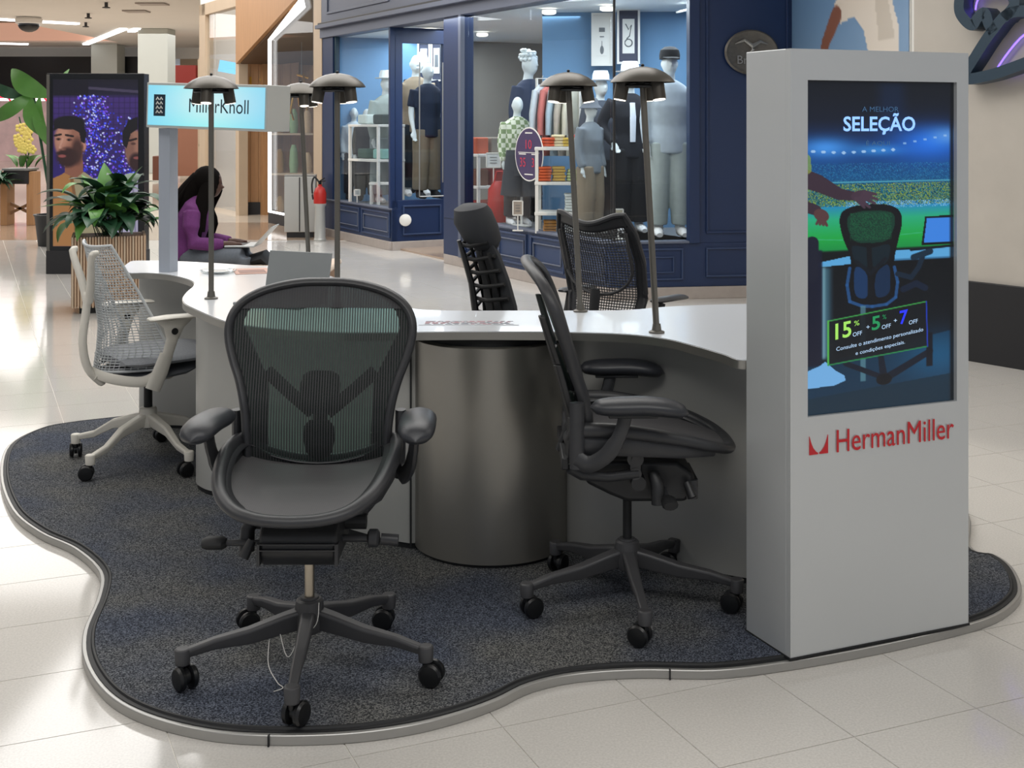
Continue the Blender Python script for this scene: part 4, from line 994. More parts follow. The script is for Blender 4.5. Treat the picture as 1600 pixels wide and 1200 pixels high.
bp_ = [fl(x, y, ZC) for x, y in ((1160, 912), (1070, 893), (980, 874), (900, 862))]+[Vector((.1, 4.52, 0)), Vector((-.2, 4.5, 0))]+[fl(x, y, ZC) for x, y in ((640, 858), (520, 828), (420, 800), (345, 779), (316, 770), (309, 757))]
bp_ += [Vector(q+(0,)) for q in ((-1.18, 5.35), (-1.06, 5.55), (-1.04, 5.8), (-1.2, 6.04), (-1.5, 6.12), (-1.74, 6.12), (-1.79, 6.16), (-1.7, 6.22), (-1.4, 6.24), (-1.0, 6.02), (-.75, 5.6), (-.5, 5.05), (-.32, 4.74), (0, 4.66), (.4, 4.66), (.9, 4.7), (.95, 4.3), (.86, 4.05))]
body_o = [(p.x, p.y) for p in spl(bp_, 4, True)]
MB().prism(body_o, ZC+.02, ZT-.03).build('curved_panel', M['panelgrey'], t)
MB().prism(offset(body_o, .006), ZC, ZC+.02).build('kick_strip', M['rubber'], t)
# seams of the laminate sheets
sm_ = MB()
for (px, py) in ((642, 858),):
    p = fl(px, py, ZC); sm_.box((p.x, p.y-.003, .41), (.006, .01, .74))
sm_.build('panel_joint', M['rubber'], t, smooth=False)
cc_ = Vector((-.073, 4.465)); CR = .268
MB().lathe([(CR, ZC+.012), (CR, .752), (CR-.004, .755)], 96, c=(cc_.x, cc_.y, 0)).build('cylinder_pod', mat('brushed_steel_pod', '9c9992', .33, metal=.75, noise=.05, nscale=5), t)
MB().lathe([(CR-.012, ZC), (CR-.012, ZC+.014)], 64, c=(cc_.x, cc_.y, 0)).build('pod_kick_strip', M['rubber'], t)
MB().lathe([(CR-.03, .75), (CR-.03, ZT-.026)], 64, c=(cc_.x, cc_.y, 0)).build('pod_collar', M['rubber'], t)
# prints and round dish lying on the counter
p = fl(733, 505, ZT); t = thing('printed_sheet', 'wide printed sheet with red and grey lines lying on the counter above the steel pod', 'print', (p.x, p.y, ZT+.0005))
MB().box((0, 0, .0006), (.34, .09, .001)).build('sheet', M['worktop'], t, smooth=False)
l_ = MB(); l2 = MB()
random.seed(11)
for k in range(5):
    x = -.15
    while x < .14:
        w_ = random.uniform(.01, .035); (l_ if random.random() < .45 else l2).box((x+w_/2, -.03+.015*k, .0016), (w_, .006, .0008)); x += w_+.008
l_.build('red_print', mat('faded_red_ink', 'b08088', .6), t, smooth=False); l2.build('grey_print', mat('faded_grey_ink', '8a8e98', .6), t, smooth=False)
p = fl(393, 424, ZT); t = thing('leaflet', 'pinkish brown leaflet lying at the far end of the counter by the laptop', 'leaflet', (p.x, p.y, ZT+.0005), rz=.3)
MB().box((0, 0, .001), (.16, .22, .002)).build('sheet', mat('salmon_paper', 'c49a8a', .6), t, smooth=False)
MB().box((.0, -.02, .0025), (.12, .12, .0006)).build('print', mat('brown_print', '8a6458', .6), t, smooth=False)
p = fl(341, 427, ZT); t = thing('round_dish', 'shallow round clear glass dish on the counter beside the lamp pole', 'dish', (p.x, p.y, ZT))
MB().lathe([(.03, 0), (.075, .004), (.083, .014), (.080, .016), (.07, .008), (.0, .006)], 32).build('glass_bowl', M['clear'], t); MB().lathe([(.05, .007), (.05, .010), (0, .011)], 24).build('grey_centre', M['alu'], t)
# laptop with grey lid
p = fl(461, 470, ZT); t = thing('laptop', 'grey open laptop on the counter seen from the back of its lid', 'laptop', (p.x, p.y, ZT), rz=-.42)
MB().box((0, -.10, .007), (.29, .20, .012)).build('keyboard_base', M['laptopl'], t, bevel=.004, smooth=False)
R_ = Matrix.Rotation(-.22, 3, 'X')
l_ = MB().box((0, .02, .095), (.285, .006, .185), R=R_).build('screen_lid', M['laptopl'], t, bevel=.002, smooth=False)

# ------------------------------------------------------------------ counter lamps
def lamp(px, py, tx, ty, rz, label, Yb=None):
    b = fl(px, py, ZT) if Yb is None else Vector(((px-CX)*Yb/F, Yb, ZT))
    top = at(tx, ty, b.y)
    h = 1.68-ZT; lean = top.x-b.x
    t = thing('counter_lamp', label, 'lamp', b, 0, 'dome lamps on the counter')
    MB().lathe([(.026, 0), (.026, .005), (.016, .009), (.013, .03)], 20).build('base', M['pole'], t)
    MB().tube([(0, 0, .0), (lean, 0, h-.05)], .0105, 12).build('pole', M['pole'], t)
    Rz = Matrix.Rotation(rz, 3, 'Z'); c = Vector((lean, 0, h-.052))
    pr = [(.106, .0), (.104, .004), (.092, .018), (.072, .033), (.045, .045), (.015, .051), (.0, .052)]
    inner = [(.0, .047), (.04, .041), (.07, .028), (.09, .013), (.103, .0)]
    MB().lathe(pr+inner, 40, c=c).build('dome_shade', M['bronze'], t)
    MB().lathe([(.004, .05), (.006, .058), (.002, .061)], 10, c=c).build('finial', M['lampblk'], t)
    rg = MB(); rg.tube([c+Rz @ Vector((.06*math.cos(a), .06*math.sin(a), -.012)) for a in np.linspace(0, 2*PI, 24, endpoint=False)], (.008, .006), 6, True)
    rg.lathe([(.022, -.018), (.022, .02)], 16, c=c)
    for k in range(3): a = 2*PI*k/3; rg.tube([c, c+Rz @ Vector((.066*math.cos(a), .066*math.sin(a), -.006))], .006, 6)
    rg.build('ring_bracket', M['lampblk'], t)
    for k in range(3):
        a = 2*PI*k/3+.3; q = c+Rz @ Vector((.066*math.cos(a), .066*math.sin(a), 0)); dn = Rz @ Vector((.18*math.cos(a), .18*math.sin(a), -1)); dn.normalize()
        s_ = MB().tube([q+dn*-.004, q+dn*.057], .0225, 18).build('spotlight', mat('spot_can_bronze', '4a4640', .4, metal=.6) if 'spot_can_bronze' not in bpy.data.materials else bpy.data.materials['spot_can_bronze'], t)
        MB().tube([q+dn*.0565, q+dn*.0595], .0195, 16).build('lens', M['glowwhite'], s_)
    return t
lamp(330, 467, 330, 118, .2, 'dome lamp in front of the backlit counter sign')
lamp(527, 480, 527, 108, 1.1, 'dome lamp whose straight pole rises behind the front mesh chair', 4.75)
lamp(483, 424, 470, 135, .6, 'farthest dome lamp, partly behind its neighbour, rising beyond the laptop', 5.9)
lamp(907, 487, 888, 114, 1.5, 'dome lamp in front of the perforated chair back')
lamp(1026, 520, 1004, 108, .9, 'dome lamp nearest the silver totem with a slightly leaning pole')

# ------------------------------------------------------------------ backlit counter sign on its post
pc = fl(263, 424, ZT)
t = thing('counter_sign', 'backlit pale blue box sign on a square post standing on the counter', 'sign', (pc.x, pc.y, ZT), rz=-.39)
MB().box((0, 0, (1.47-ZT)/2), (.062, .062, 1.47-ZT)).build('post', mat('post_silver', 'a9b0bc', .45, metal=.2), t, bevel=.002, smooth=False)
hb_ = thing('x', 'x', 'x'); hb_.name = 'light_box'; del hb_['label']; del hb_['category']; hb_.parent = t
hb_.location = (.273, 0, .757-.0); hb_.rotation_euler = (0, .03, 0)
def lb(mb, n_, m_, **k): return mb.build(n_, m_, hb_, **k)
SW, SH, SD = .645, .205, .19
lb(MB().box((0, 0, 0), (SW, SD-.004, SH)), 'housing', mat('sign_housing', 'b9bab6', .5), smooth=False, bevel=.003)
def sgn(u, v):
    c = Canvas(u, v, 100, 32); base = np.stack([.50+.30*np.exp(-((c.x-55)/42)**2-((c.y-12)/22)**2), .82+.12*np.exp(-((c.x-50)/45)**2), np.full_like(u, .95)], -1); c.c = base; return c.out()
painted('lit_face', sgn, (-SW/2+.01, -SD/2-.001, SH/2-.012), (SW-.02, 0, 0), (0, 0, -SH+.024), 60, 20, hb_, emit=1.0, rough=.3)
ink = mat('sign_ink', '10283a', .5)
text('MillerKnoll', 'lettering', ink, hb_, (-.085, -SD/2-.002, -.028), (1, 0, 0), (0, 0, 1), width=.315, height=.062, depth=.001)
lb(MB().box((-SW/2+.075, -SD/2-.002, .0), (.062, .002, .098)), 'logo_block', ink, smooth=False)
lg = MB()
for k, z in enumerate((.03, .010, -.010, -.03)):
    for x in (-.01, .01): lg.tube([(-SW/2+.075+x-.007, -SD/2-.004, z-.006), (-SW/2+.075+x, -SD/2-.004, z+.006), (-SW/2+.075+x+.008, -SD/2-.004, z-.005)], .003, 5)
lb(lg, 'logo_mark', M['white'])

# ------------------------------------------------------------------ silver totem with screen
ta = fl(1235, 1030, ZC); tb2 = fl(1513, 975, ZC)
dT = (tb2-ta).to_2d(); TW = dT.length; dT.normalize(); TH = 1.70
FT = Wall(ta.to_2d(), dT, Vector((dT.y, -dT.x)))
totem = thing('screen_totem', 'tall silver totem with a football themed screen standing at the platform edge', 'totem', (ta.x, ta.y, ZC), rz=math.atan2(dT.y, dT.x))
TD = .215
def tz(px, py): s_ = FT.s(px); return s_, z_at(py, FT.P, FT.d, s_)-ZC
x0, z1 = tz(1262, 125); x1, _ = tz(1495, 127); _, z0 = tz(1262, 652)
Hh = TH-ZC
MB().box((TW/2, .02+(TD-.02)/2, Hh/2), (TW, TD-.02, Hh)).build('cabinet', M['totem'], totem, smooth=False, bevel=.002)
fr = MB()
fr.box((x0/2, .01, Hh/2), (x0, .021, Hh)); fr.box(((x1+TW)/2, .01, Hh/2), (TW-x1, .021, Hh))
fr.box(((x0+x1)/2, .01, z0/2), (x1-x0, .021, z0)); fr.box(((x0+x1)/2, .01, (z1+Hh)/2), (x1-x0, .021, Hh-z1))
fr.build('front_panel', M['totem'], totem, smooth=False)
MB().box(((x0+x1)/2, .017, (z0+z1)/2), (x1-x0, .006, z1-z0)).build('screen_bezel', M['screenblk'], totem, smooth=False)
MB().box((TW/2, TD/2, -.0), (TW+.006, TD+.006, .006)).build('foot_gasket', M['rubber'], totem, smooth=False)
def football(u, v):
    c = Canvas(u, v, 228, 515)
    c.vgrad([(0, '040a14'), (60, '071428'), (85, '0a2a50'), (110, '0a4484'), (150, '0b5a8c'), (190, '12606e'), (196, '2aa0c0'), (215, '30c884'), (245, '22c048'), (262, '18a848'), (266, '061014'), (290, '04090f'), (515, '04101c')])
    c.rect(110, 0, 150, 90, '0a3a6a', .35, 20)
    c.glow(30, 104, 40, 16, '5ab4ff', .9); c.glow(110, 108, 40, 9, '58c0ff', .7); c.glow(190, 96, 60, 28, '2a8cff', .9); c.glow(220, 86, 30, 14, '8cc8ff', .7)
    for k in range(9): c.ell(12+k*15, 112-abs(k-3)*.8, 3.2, 2.2, 'd8f0ff', .9)
    for k in range(5): c.ell(150+k*16, 98-k*3, 2.6, 1.8, 'cfeaff', .7)
    c.noise(0, 128, 228, 160, ['1c88b0', '0c4a6c', '48b0c8'], .35, .6)
    c.noise(0, 160, 228, 196, ['a8c83a', '1b6a4a', 'd8d040', '0c3a3a', '2a98a0'], .75, .85)
    c.rect(0, 157, 228, 159, '7fd8d0', .8)
    c.noise(60, 188, 228, 200, ['b8ecff', '48a8e0'], .4, .9)
    c.line([(0, 244), (60, 248), (228, 238)], .8, '60d8a0', .5); c.c = c.c*np.array([.82, .9, 1.0])
    # desk and dark room below
    c.poly([(20, 281), (95, 268), (228, 266), (228, 282), (95, 284), (20, 288)], '5fb0e8')
    c.rect(95, 281, 228, 284, '3c7aa8', .9)
    c.rect(22, 288, 38, 430, '6aa8c0', .55, 10); c.rect(24, 288, 30, 430, '9ad0e0', .5, 4)
    c.poly([(0, 440), (228, 400), (228, 515), (0, 515)], '0a3c5c', .75); c.glow(205, 440, 60, 40, '186a9c', .6); c.poly([(0, 490), (228, 470), (228, 515), (0, 515)], '08283a', .8)
    # trouser leg and shoe
    c.rect(0, 262, 25, 440, '10142c', .95, 3)
    c.line([(10, 250), (10, 300)], 10, '161a2e')
    # laptop
    c.poly([(182, 216), (228, 214), (228, 262), (176, 262)], '050a14'); c.poly([(185, 219), (228, 218), (228, 258), (180, 258)], '3f8cf0')
    c.line([(160, 268), (228, 264)], 2, '0a1420')
    # chair back, dark with green window
    sp_ = lambda pts: [(p.x, p.y) for p in spl([(x, y, 0) for x, y in pts], 5, True)]
    c.poly(sp_([(51, 222), (54, 205), (70, 196), (97, 193), (124, 195), (141, 204), (146, 222), (141, 248), (135, 275), (133, 300), (134, 330), (120, 344), (98, 347), (78, 344), (66, 330), (68, 300), (66, 272), (57, 248)]), '05080f')
    c.poly(sp_([(62, 222), (68, 208), (97, 203), (128, 207), (135, 220), (130, 240), (120, 252), (98, 254), (78, 252), (68, 242)]), '0c3a2c')
    c.noise(66, 206, 130, 250, ['14603a', '0a3226', '1a6c44'], .6, .7); c.poly(sp_([(70, 258), (98, 262), (126, 258), (122, 285), (98, 292), (76, 285)]), '0b2430', .8)
    c.poly(sp_([(76, 290), (92, 304), (92, 338), (76, 336), (72, 312)]), '17457c', .75); c.poly(sp_([(106, 304), (124, 290), (128, 315), (124, 336), (106, 338)]), '12365f', .75)
    c.line([(95, 262), (97, 300), (97, 345)], 4, '060a12'); c.line([(76, 282), (97, 302), (120, 280)], 3, '0a121e')
    c.line([(66, 292), (62, 318), (66, 344), (84, 352), (100, 354), (122, 352), (136, 342), (139, 318), (134, 294)], 2.4, '255a96', .85)
    c.line([(139, 305), (160, 312), (172, 296), (178, 280)], [4, 4, 4, 4], '0d2236'); c.line([(164, 280), (190, 272)], 5, '122c40'); c.line([(148, 330), (168, 322), (182, 330)], 5, '0c1c34')
    c.rect(82, 352, 90, 470, '5a8898', .8, 2); 
    c.line([(112, 425), (118, 470), (190, 432)], [4, 6, 5], '0a1426'); c.line([(118, 468), (60, 440)], 4, '0a1426'); c.rect(184, 402, 194, 456, '060a18', .95, 2); c.ell(118, 470, 12, 9, '050812')
    # shoe
    c.poly([(0, 448), (22, 440), (30, 434), (46, 450), (58, 458), (60, 466), (44, 472), (0, 474)], '78b8f0')
    # arms and hands
    c.line([(-4, 150), (18, 158), (50, 176), (72, 180)], [15, 13, 9, 7], '3b2a38')
    c.ell(84, 180, 16, 9, '463242'); 
    for (a, b) in (((86, 178), (108, 186)), ((84, 182), (104, 192)), ((80, 184), (96, 198)), ((76, 184), (88, 198)), ((88, 174), (106, 178))): c.line([a, b], [3.4, 2], '4a3646')
    c.line([(-4, 192), (16, 200)], [9, 8], '3b2a38'); c.ell(24, 208, 12, 9, '5a3a3c', rot=.6)
    for k in range(4): c.line([(24, 208), (32-k*5, 224-k)], [3, 2], '5a3a3c')
    c.poly([(0, 108), (8, 118), (10, 140), (0, 148)], '9cb048', .7)
    # promo box
    bx = [(34, 372), (184, 352), (186, 424), (34, 440)]
    c.poly(bx, '0a1018', .88)
    c.line([bx[1], bx[0]], 1.0, '3a9c4a'); c.line([bx[0], bx[3]], 1.2, '58c050'); c.line([bx[3], bx[2]], 1.0, '2a8c50'); c.line([bx[1], bx[2]], 1.0, '1c3cb8'); 
    c.rect(0, 0, 228, 2.5, '020203', 1); c.rect(222, 0, 228, 515, '02040a', .8, 4)
    return c.out()
yS = .0125
painted('screen', football, (x0, yS, z1), (x1-x0, 0, 0), (0, 0, z0-z1), 228, 515, totem, emit=.8, rough=.15)
sx_ = (x1-x0)/228; sy_ = (z1-z0)/515
def stext(b, px, py, wdt, h, m_, name='screen_text', tilt=0, bold=0):
    o = text(b, name, m_, totem, (x0+px*sx_, yS-.0012, z1-py*sy_), (1, 0, tilt), (0, 0, 1), width=wdt*sx_, height=h*sy_, depth=.0003, center=True, bold=bold); return o
e1 = mat('screen_blue_text', '86b4ff', .4, emit=.95); e2 = mat('screen_dim_text', '33506e', .4, emit=.9); e3 = mat('screen_green_text', '8cc456', .4, emit=.9)
e4 = mat('screen_dark_green_text', '1c7a4a', .4, emit=.9); e5 = mat('screen_deep_blue_text', '2430d8', .4, emit=.9); e6 = mat('screen_pale_text', 'a8c4e0', .4, emit=.8)
stext('A MELHOR', 112, 48, 56, 8, e2)
stext('SELEÇÃO', 111, 84, 110, 34, e1, bold=.02)
stext('É AQUI', 108, 102, 36, 9.5, e2)
tl_ = .12
stext('15', 56, 400, 24, 25, e3, tilt=tl_, bold=.02); stext('%', 76, 382, 8, 8, e3, tilt=tl_); stext('OFF', 77, 398, 14, 6.5, e6, tilt=tl_)
stext('+', 93, 388, 5, 5, e6); stext('5', 105, 391, 13, 22, e4, tilt=tl_, bold=.02); stext('%', 118, 375, 6, 7, e4); stext('OFF', 121, 390, 14, 6.5, e6, tilt=tl_)
stext('+', 135, 381, 5, 5, e6); stext('7', 148, 385, 13, 22, e5, tilt=tl_, bold=.02); stext('OFF', 163, 386, 14, 6.5, e6, tilt=tl_)
stext('Consulte o atendimento personalizado', 112, 411, 134, 8, e6, tilt=tl_); stext('e condições especiais.', 112, 424, 76, 7.5, e6, tilt=tl_)
# red lettering and emblem under the screen
xa, za = tz(1306, 706); xb, zb_ = tz(1489, 683)
_, zt_ = tz(1306, 673)
text('HermanMiller', 'lettering', M['redprint'], totem, (xa, -.002, (za+zb_)/2-.002), (1, 0, 0), (0, 0, 1), width=xb-xa, height=zt_-za+.004, depth=.002)
ex0, ez0 = tz(1264, 711); ex1, _ = tz(1293, 708); _, ez1 = tz(1264, 682)
ew = ex1-ex0; eh = ez1-ez0
em = MB()
def q_(x, z): return (ex0+x*ew, -.001, ez0+z*eh)
Lc = [q_(0, 1), q_(.04, .6), q_(.10, .3), q_(.22, .18), q_(.38, .10), q_(.46, .05), q_(.42, .0), q_(.0, .0)]
em.slab([q_(0, 1), q_(.10, .62), q_(.2, .36), q_(.36, .14), q_(.46, .08), q_(.46, 0), q_(0, 0)], (0, -.002, 0))
em.slab([q_(1, 1), q_(.90, .62), q_(.8, .36), q_(.64, .14), q_(.54, .08), q_(.54, 0), q_(1, 0)], (0, -.002, 0))
em.build('emblem', M['redprint'], totem, smooth=False)

# ------------------------------------------------------------------ chair bases and casters
def star_base(t, leg_m, rad, hub_z, ang0, hub_m=None, tip_z=.098, leg_w=.024, lift=None, sleeve=.022, arch=0):
    hub = MB().lathe([(.036, hub_z-.085), (.042, hub_z-.05), (.036, hub_z-.005), (.03, hub_z)], 24).build('base_hub', hub_m or leg_m, t)
    for k in range(5):
        a = ang0+2*PI*k/5; d = Vector((math.cos(a), math.sin(a), 0)); sd = Vector((-d.y, d.x, 0))
        m_ = MB(); st_ = []
        for (r_, zt2, hh, w_) in ((.015, hub_z-.022, .055, .030), (.07, hub_z-.034+arch, .052, .027), (.16, hub_z-.058+arch, .042, .024), (.25, tip_z+.022, .030, .020), (rad-.012, tip_z+.004, .024, .018)):
            c = d*r_
            st_.append([c+sd*(w_*.55)+Vector((0, 0, zt2)), c+sd*w_*.75+Vector((0, 0, zt2-.008)), c+sd*(w_*.42)+Vector((0, 0, zt2-hh)), c-sd*(w_*.42)+Vector((0, 0, zt2-hh)), c-sd*w_*.75+Vector((0, 0, zt2-.008)), c-sd*(w_*.55)+Vector((0, 0, zt2))])
        vs = [v for s_ in st_ for v in s_]; fs = []
        for i in range(4):
            for j in range(6): fs.append((i*6+j, i*6+(j+1) % 6, (i+1)*6+(j+1) % 6, (i+1)*6+j))
        fs += [(0, 5, 4, 3, 2, 1), tuple(24+j for j in range(6))]
        m_.add(vs, [f[::-1] for f in fs]); m_.lathe([(.019, tip_z-.038), (.021, tip_z-.0), (.018, tip_z+.005)], 16, c=(d.x*rad, d.y*rad, 0))
        m_.build('leg', leg_m, hub, bevel=.003, ang=50)
        ca = random.uniform(0, 2*PI) if k else 1.1
        f_ = Vector((math.cos(ca), math.sin(ca), 0)); s2 = Vector((-f_.y, f_.x, 0)); c0 = d*rad+f_*.016
        Rw = Matrix((( s2.x, f_.x, 0), (s2.y, f_.y, 0), (0, 0, 1)))
        Rl = Matrix.Rotation(ca, 3, 'Z') @ Matrix.Rotation(PI/2, 3, 'X')
        cm = MB().tube([d*rad+Vector((0, 0, .045)), d*rad+Vector((0, 0, tip_z-.03))], .009, 10)
        cm.lathe([(.020, -.006), (.020, .006)], 16, c=(c0.x, c0.y, .034), R=Rl)
        cst = cm.build('caster', M['wheel'], t)
        for q in (-1, 1):
            MB().lathe([(.022, -.009), (.030, -.006), (.031, .003), (.026, .009), (.008, .0105)] if q > 0 else [(.008, -.0105), (.026, -.009), (.031, -.003), (.030, .006), (.022, .009)], 24, c=c0+s2*(q*-.017)+Vector((0, 0, .0315)), R=Rl).build('wheel', M['wheel'], cst)
    return hub

# ------------------------------------------------------------------ mesh task chair (suspension back, both black chairs by the counter)
def task_chair(loc, rz, label, base_ang, top=1.015, recl=0.0, liftm=None, pad_yaw=(0, 0), pad_short=False, seat_z=0.0, pelt=None):
    t = thing('task_chair', label, 'chair', loc, rz, 'graphite mesh task chairs')
    star_base(t, M['legs'], .331, .192, base_ang-rz)
    MB().tube([(0, 0, .185), (0, 0, .36)], .0135, 16).build('gas_lift', liftm or M['rubber'], t)
    MB().lathe([(.024, .10), (.026, .19), (.024, .197)], 20).build('lift_sleeve', M['legs'], t)
    zs = (top-.47)/(1.035-.47)
    def yb(z): return interp(z, [.44, .55, .62, .68, .77, .89, 1.0, 1.08], [.165, .145, .148, .160, .192, .232, .268, .31])+recl*max(0, z-.5)
    half = [(.965*x_, z_) for x_, z_ in [(0, 1.035), (.06, 1.034), (.12, 1.026), (.18, 1.010), (.228, .985), (.258, .952), (.270, .910), (.266, .865), (.25, .81), (.231, .76), (.215, .70), (.206, .64), (.202, .57), (.200, .51), (.188, .475), (.15, .462), (.08, .458), (0, .457)]]
    def P3(x, z, off=0): zz = .47+(z-.47)*zs; return Vector((x, yb(zz)-.42*x*x+off, zz))
    hs = spl([(x, 0, z) for x, z in half], 4)
    loop = [P3(p.x, p.z) for p in hs]+[P3(-p.x, p.z) for p in hs[-2:0:-1]]
    MB().tube(loop, (.0125, .018), 12, True, up=(0, 1, 0)).build('back_frame', M['dark'], t)
    xs_, zs_ = [p.x for p in hs][::-1], [p.z for p in hs][::-1]
    i0 = zs_.index(min(zs_))
    def xe(z): return interp(z, zs_, xs_)
    def mem(u, v): z = .462+(1.031-.462)*v; return P3((2*u-1)*max(xe(z)-.004, .0), z)
    MB().grid(mem, 26, 40).build('back_mesh', pelt or M['pellicle'], t)
    # dark woven band along the frame
    def strip(w0, w1, name, z0=.47, z1=1.02):
        m_ = MB()
        for q in (-1, 1):
            m_.grid(lambda u, v: P3(q*(xe(z0+(z1-z0)*v)-.006-(w0+(w1-w0)*v)*u), z0+(z1-z0)*v, .002), 2, 24)
        return m_.build(name, M['dark'], t, solid=.002)
    strip(.020, .034, 'mesh_border')
    m_ = MB(); m_.grid(lambda u, v: P3((2*u-1)*max(xe(.960+.068*v)-.004, 0), .960+.068*v, -.004), 22, 8)
    m_.build('dense_top_band', M['denseweave'], t)
    # carrier behind the mesh
    cr = MB()
    def plate(pts, off, th=.018):
        m_ = MB(); k = len(pts); fr_ = [P3(x, z, off) for x, z in pts]; bk_ = [P3(x, z, off+th) for x, z in pts]
        m_.add(fr_+bk_, [tuple(range(k)), tuple(range(2*k-1, k-1, -1))]+[(i, k+i, k+(i+1) % k, (i+1) % k) for i in range(k)]); return m_
    for q in (-1, 1):
        for seg in ([(.245, .90), (.225, .905), (.150, .75), (.215, .76)], [(.215, .76), (.150, .75), (.145, .60), (.200, .60)], [(.200, .60), (.145, .60), (.142, .475), (.195, .475)]):
            m_ = plate([(q*x, z) for x, z in seg], .03); cr.add(m_.v, m_.f)
    cr.box((0, yb(.48)+.04, .475), (.40, .02, .035))
    cr.build('back_carrier', M['black'], t, bevel=.004)
    ar = MB()
    for q in (-1, 1): ar.tube([P3(q*.155, .775, .035), P3(q*.09, .715, .035), P3(q*.02, .655, .035)], (.019, .008), 8, up=(0, 1, 0))
    ar.tube([P3(0, .66, .035), P3(0, .55, .03), P3(0, .465, .05)], [(.02, .01), (.024, .012), (.018, .01)], 10, up=(0, 1, 0))
    ar.build('support_arms', M['black'], t)
    pd = MB()
    def pad(zs2, ws): pd.tube([P3(0, z, .022) for z in zs2], [(w_, .012) for w_ in ws], 14, up=(0, 1, 0))
    pad([.655, .67, .70, .74, .765, .775], [.035, .050, .056, .057, .05, .035]); pad([.525, .545, .58, .62, .637], [.025, .038, .044, .042, .028])
    pd.build('lumbar_pads', M['rubber'], t)
    # seat
    dz = seat_z
    sh = [(.88*x_, y_+.02*(y_ < 0), z_+.008) for x_, y_, z_ in [(0, -.325, .488), (.08, -.32, .491), (.155, -.295, .502), (.212, -.235, .524), (.243, -.15, .548), (.256, -.05, .566), (.258, .05, .575), (.250, .13, .576), (.232, .165, .568), (.17, .175, .535), (.08, .178, .513), (0, .178, .507)]]
    ss = spl([(x, y, z+dz) for x, y, z in sh], 4)
    sl = ss+[Vector((-p.x, p.y, p.z)) for p in ss[-2:0:-1]]
    def rsec(p):
        f = max(0, min(1, (p.y+.31)/.35)); return (.019, .015+.008*f)
    sl2 = [p+Vector((0, 0, -.006)) for p in sl]
    MB().tube(sl2, [rsec(p) for p in sl2], 12, True).build('seat_frame', M['dark'], t)
    # inner rim lip
    sl3 = [Vector((p.x*.86, -.073+(p.y+.073)*.86, p.z-.002-.035*(abs(p.x)/.26)**2*.45)) for p in sl]
    fw_ = MB(); k = len(sl); fw_.add(sl+sl3, [(i, (i+1) % k, k+(i+1) % k, k+i) for i in range(k)]); fw_.build('seat_rim', M['dark'], t, solid=.004)
    ys_ = [p.y for p in ss]; 
    def sxe(y): return interp(y, [-.305, -.30, -.275, -.215, -.15, -.05, .05, .13, .165, .178], [0, .072, .14, .191, .219, .230, .232, .225, .209, .153])
    def szc(y): return interp(y, [-.33, -.28, -.2, -.1, .05, .18], [.496, .503, .508, .507, .508, .515])+dz
    def sze(y): return interp(y, [-.33, -.295, -.235, -.15, -.05, .05, .13, .18], [.488, .502, .524, .548, .566, .575, .576, .55])+dz
    def sm2(u, v):
        y = -.299+.47*v; xx = (2*u-1)*sxe(y)*.90; return Vector((xx, y, szc(y)+(sze(y)-szc(y))*abs(2*u-1)**2.4*.55-.003))
    MB().grid(sm2, 24, 24).build('seat_mesh', M['seatmesh'], t)
    for q in (-1, 1):   # side spars under the mesh
        us = MB(); us.tube([(q*.212, .15, .535+dz), (q*.22, .0, .535+dz), (q*.203, -.14, .518+dz), (q*.155, -.24, .498+dz)], [(.012, .03), (.012, .034), (.012, .026), (.01, .012)], 10)
        us.build('seat_spar', M['dark'], t)
    # mechanism
    prof = [(.14, .43), (.13, .39), (.06, .355), (.01, .335), (-.165, .335), (-.195, .37), (-.19, .42), (-.14, .455), (.08, .46)]
    m_ = MB(); m_.slab([(-.10, y, z) for y, z in prof], (.20, 0, 0)); m_.build('tilt_housing', M['black'], t, bevel=.012, seg=3)
    m_ = MB()
    for x in (-.103, .103): m_.slab([(x, -.197, .40), (x, -.197, .345), (x*.92, -.202, .345), (x*.92, -.202, .40)], (0, .03, 0))
    m_.box((0, -.196, .385), (.19, .012, .003)); m_.box((0, -.196, .40), (.19, .012, .003)); m_.build('housing_ribs', M['dark'], t, smooth=False)
    for q in (-1, 1):
        ln = MB(); Rr = Matrix.Rotation(PI/2, 3, 'Y')
        ln.lathe([(.024, -.008), (.024, .008)], 20, c=(q*.15, -.01, .478+dz), R=Rr); ln.lathe([(.018, -.008), (.018, .008)], 20, c=(q*.15, -.01, .435), R=Rr)
        ln.box((q*.15, -.01, .455+dz/2), (.012, .03, .05)); ln.lathe([(.012, -.013), (.012, .013)], 14, c=(q*.15, -.01, .478+dz), R=Rr)
        ln.build('link_arm', M['legs'], t)
        MB().tube([(q*.15, -.02, .435), (q*.155, .07, .425), (q*.17, .15, .435), (q*.19, .185, .46)], [(.013, .015)]*4, 10).build('yoke_bar', M['dark'], t)
        bk = MB(); bk.tube([(q*.14, -.02, .47), (q*.14, -.02, .40)], .011, 10); bk.tube([(q*.1, -.02, .405), (q*.155, -.02, .405)], .022, 14); bk.build('pivot_block', M['black'], t)
    # controls
    MB().tube([(-.10, -.10, .372), (-.205, -.10, .372)], .008, 10).build('lever', M['dark'], t)
    MB().tube([(-.2, -.10, .372), (-.21, -.10, .372), (-.25, -.10, .372), (-.262, -.10, .370)], [(.012, .012), (.022, .017), (.024, .017), (.018, .012)], 12).build('lever_knob', M['rubber'], t)
    MB().tube([(.10, -.08, .378), (.17, -.08, .378)], .010, 10).build('tension_rod', M['dark'], t)
    kb = MB().tube([(.165, -.08, .378), (.17, -.08, .378), (.19, -.08, .378), (.196, -.08, .378)], [.016, .024, .024, .016], 12); kb.tube([(.2, -.08, .376), (.245, -.08, .373)], .015, 12); kb.build('tension_knob', M['dark'], t)
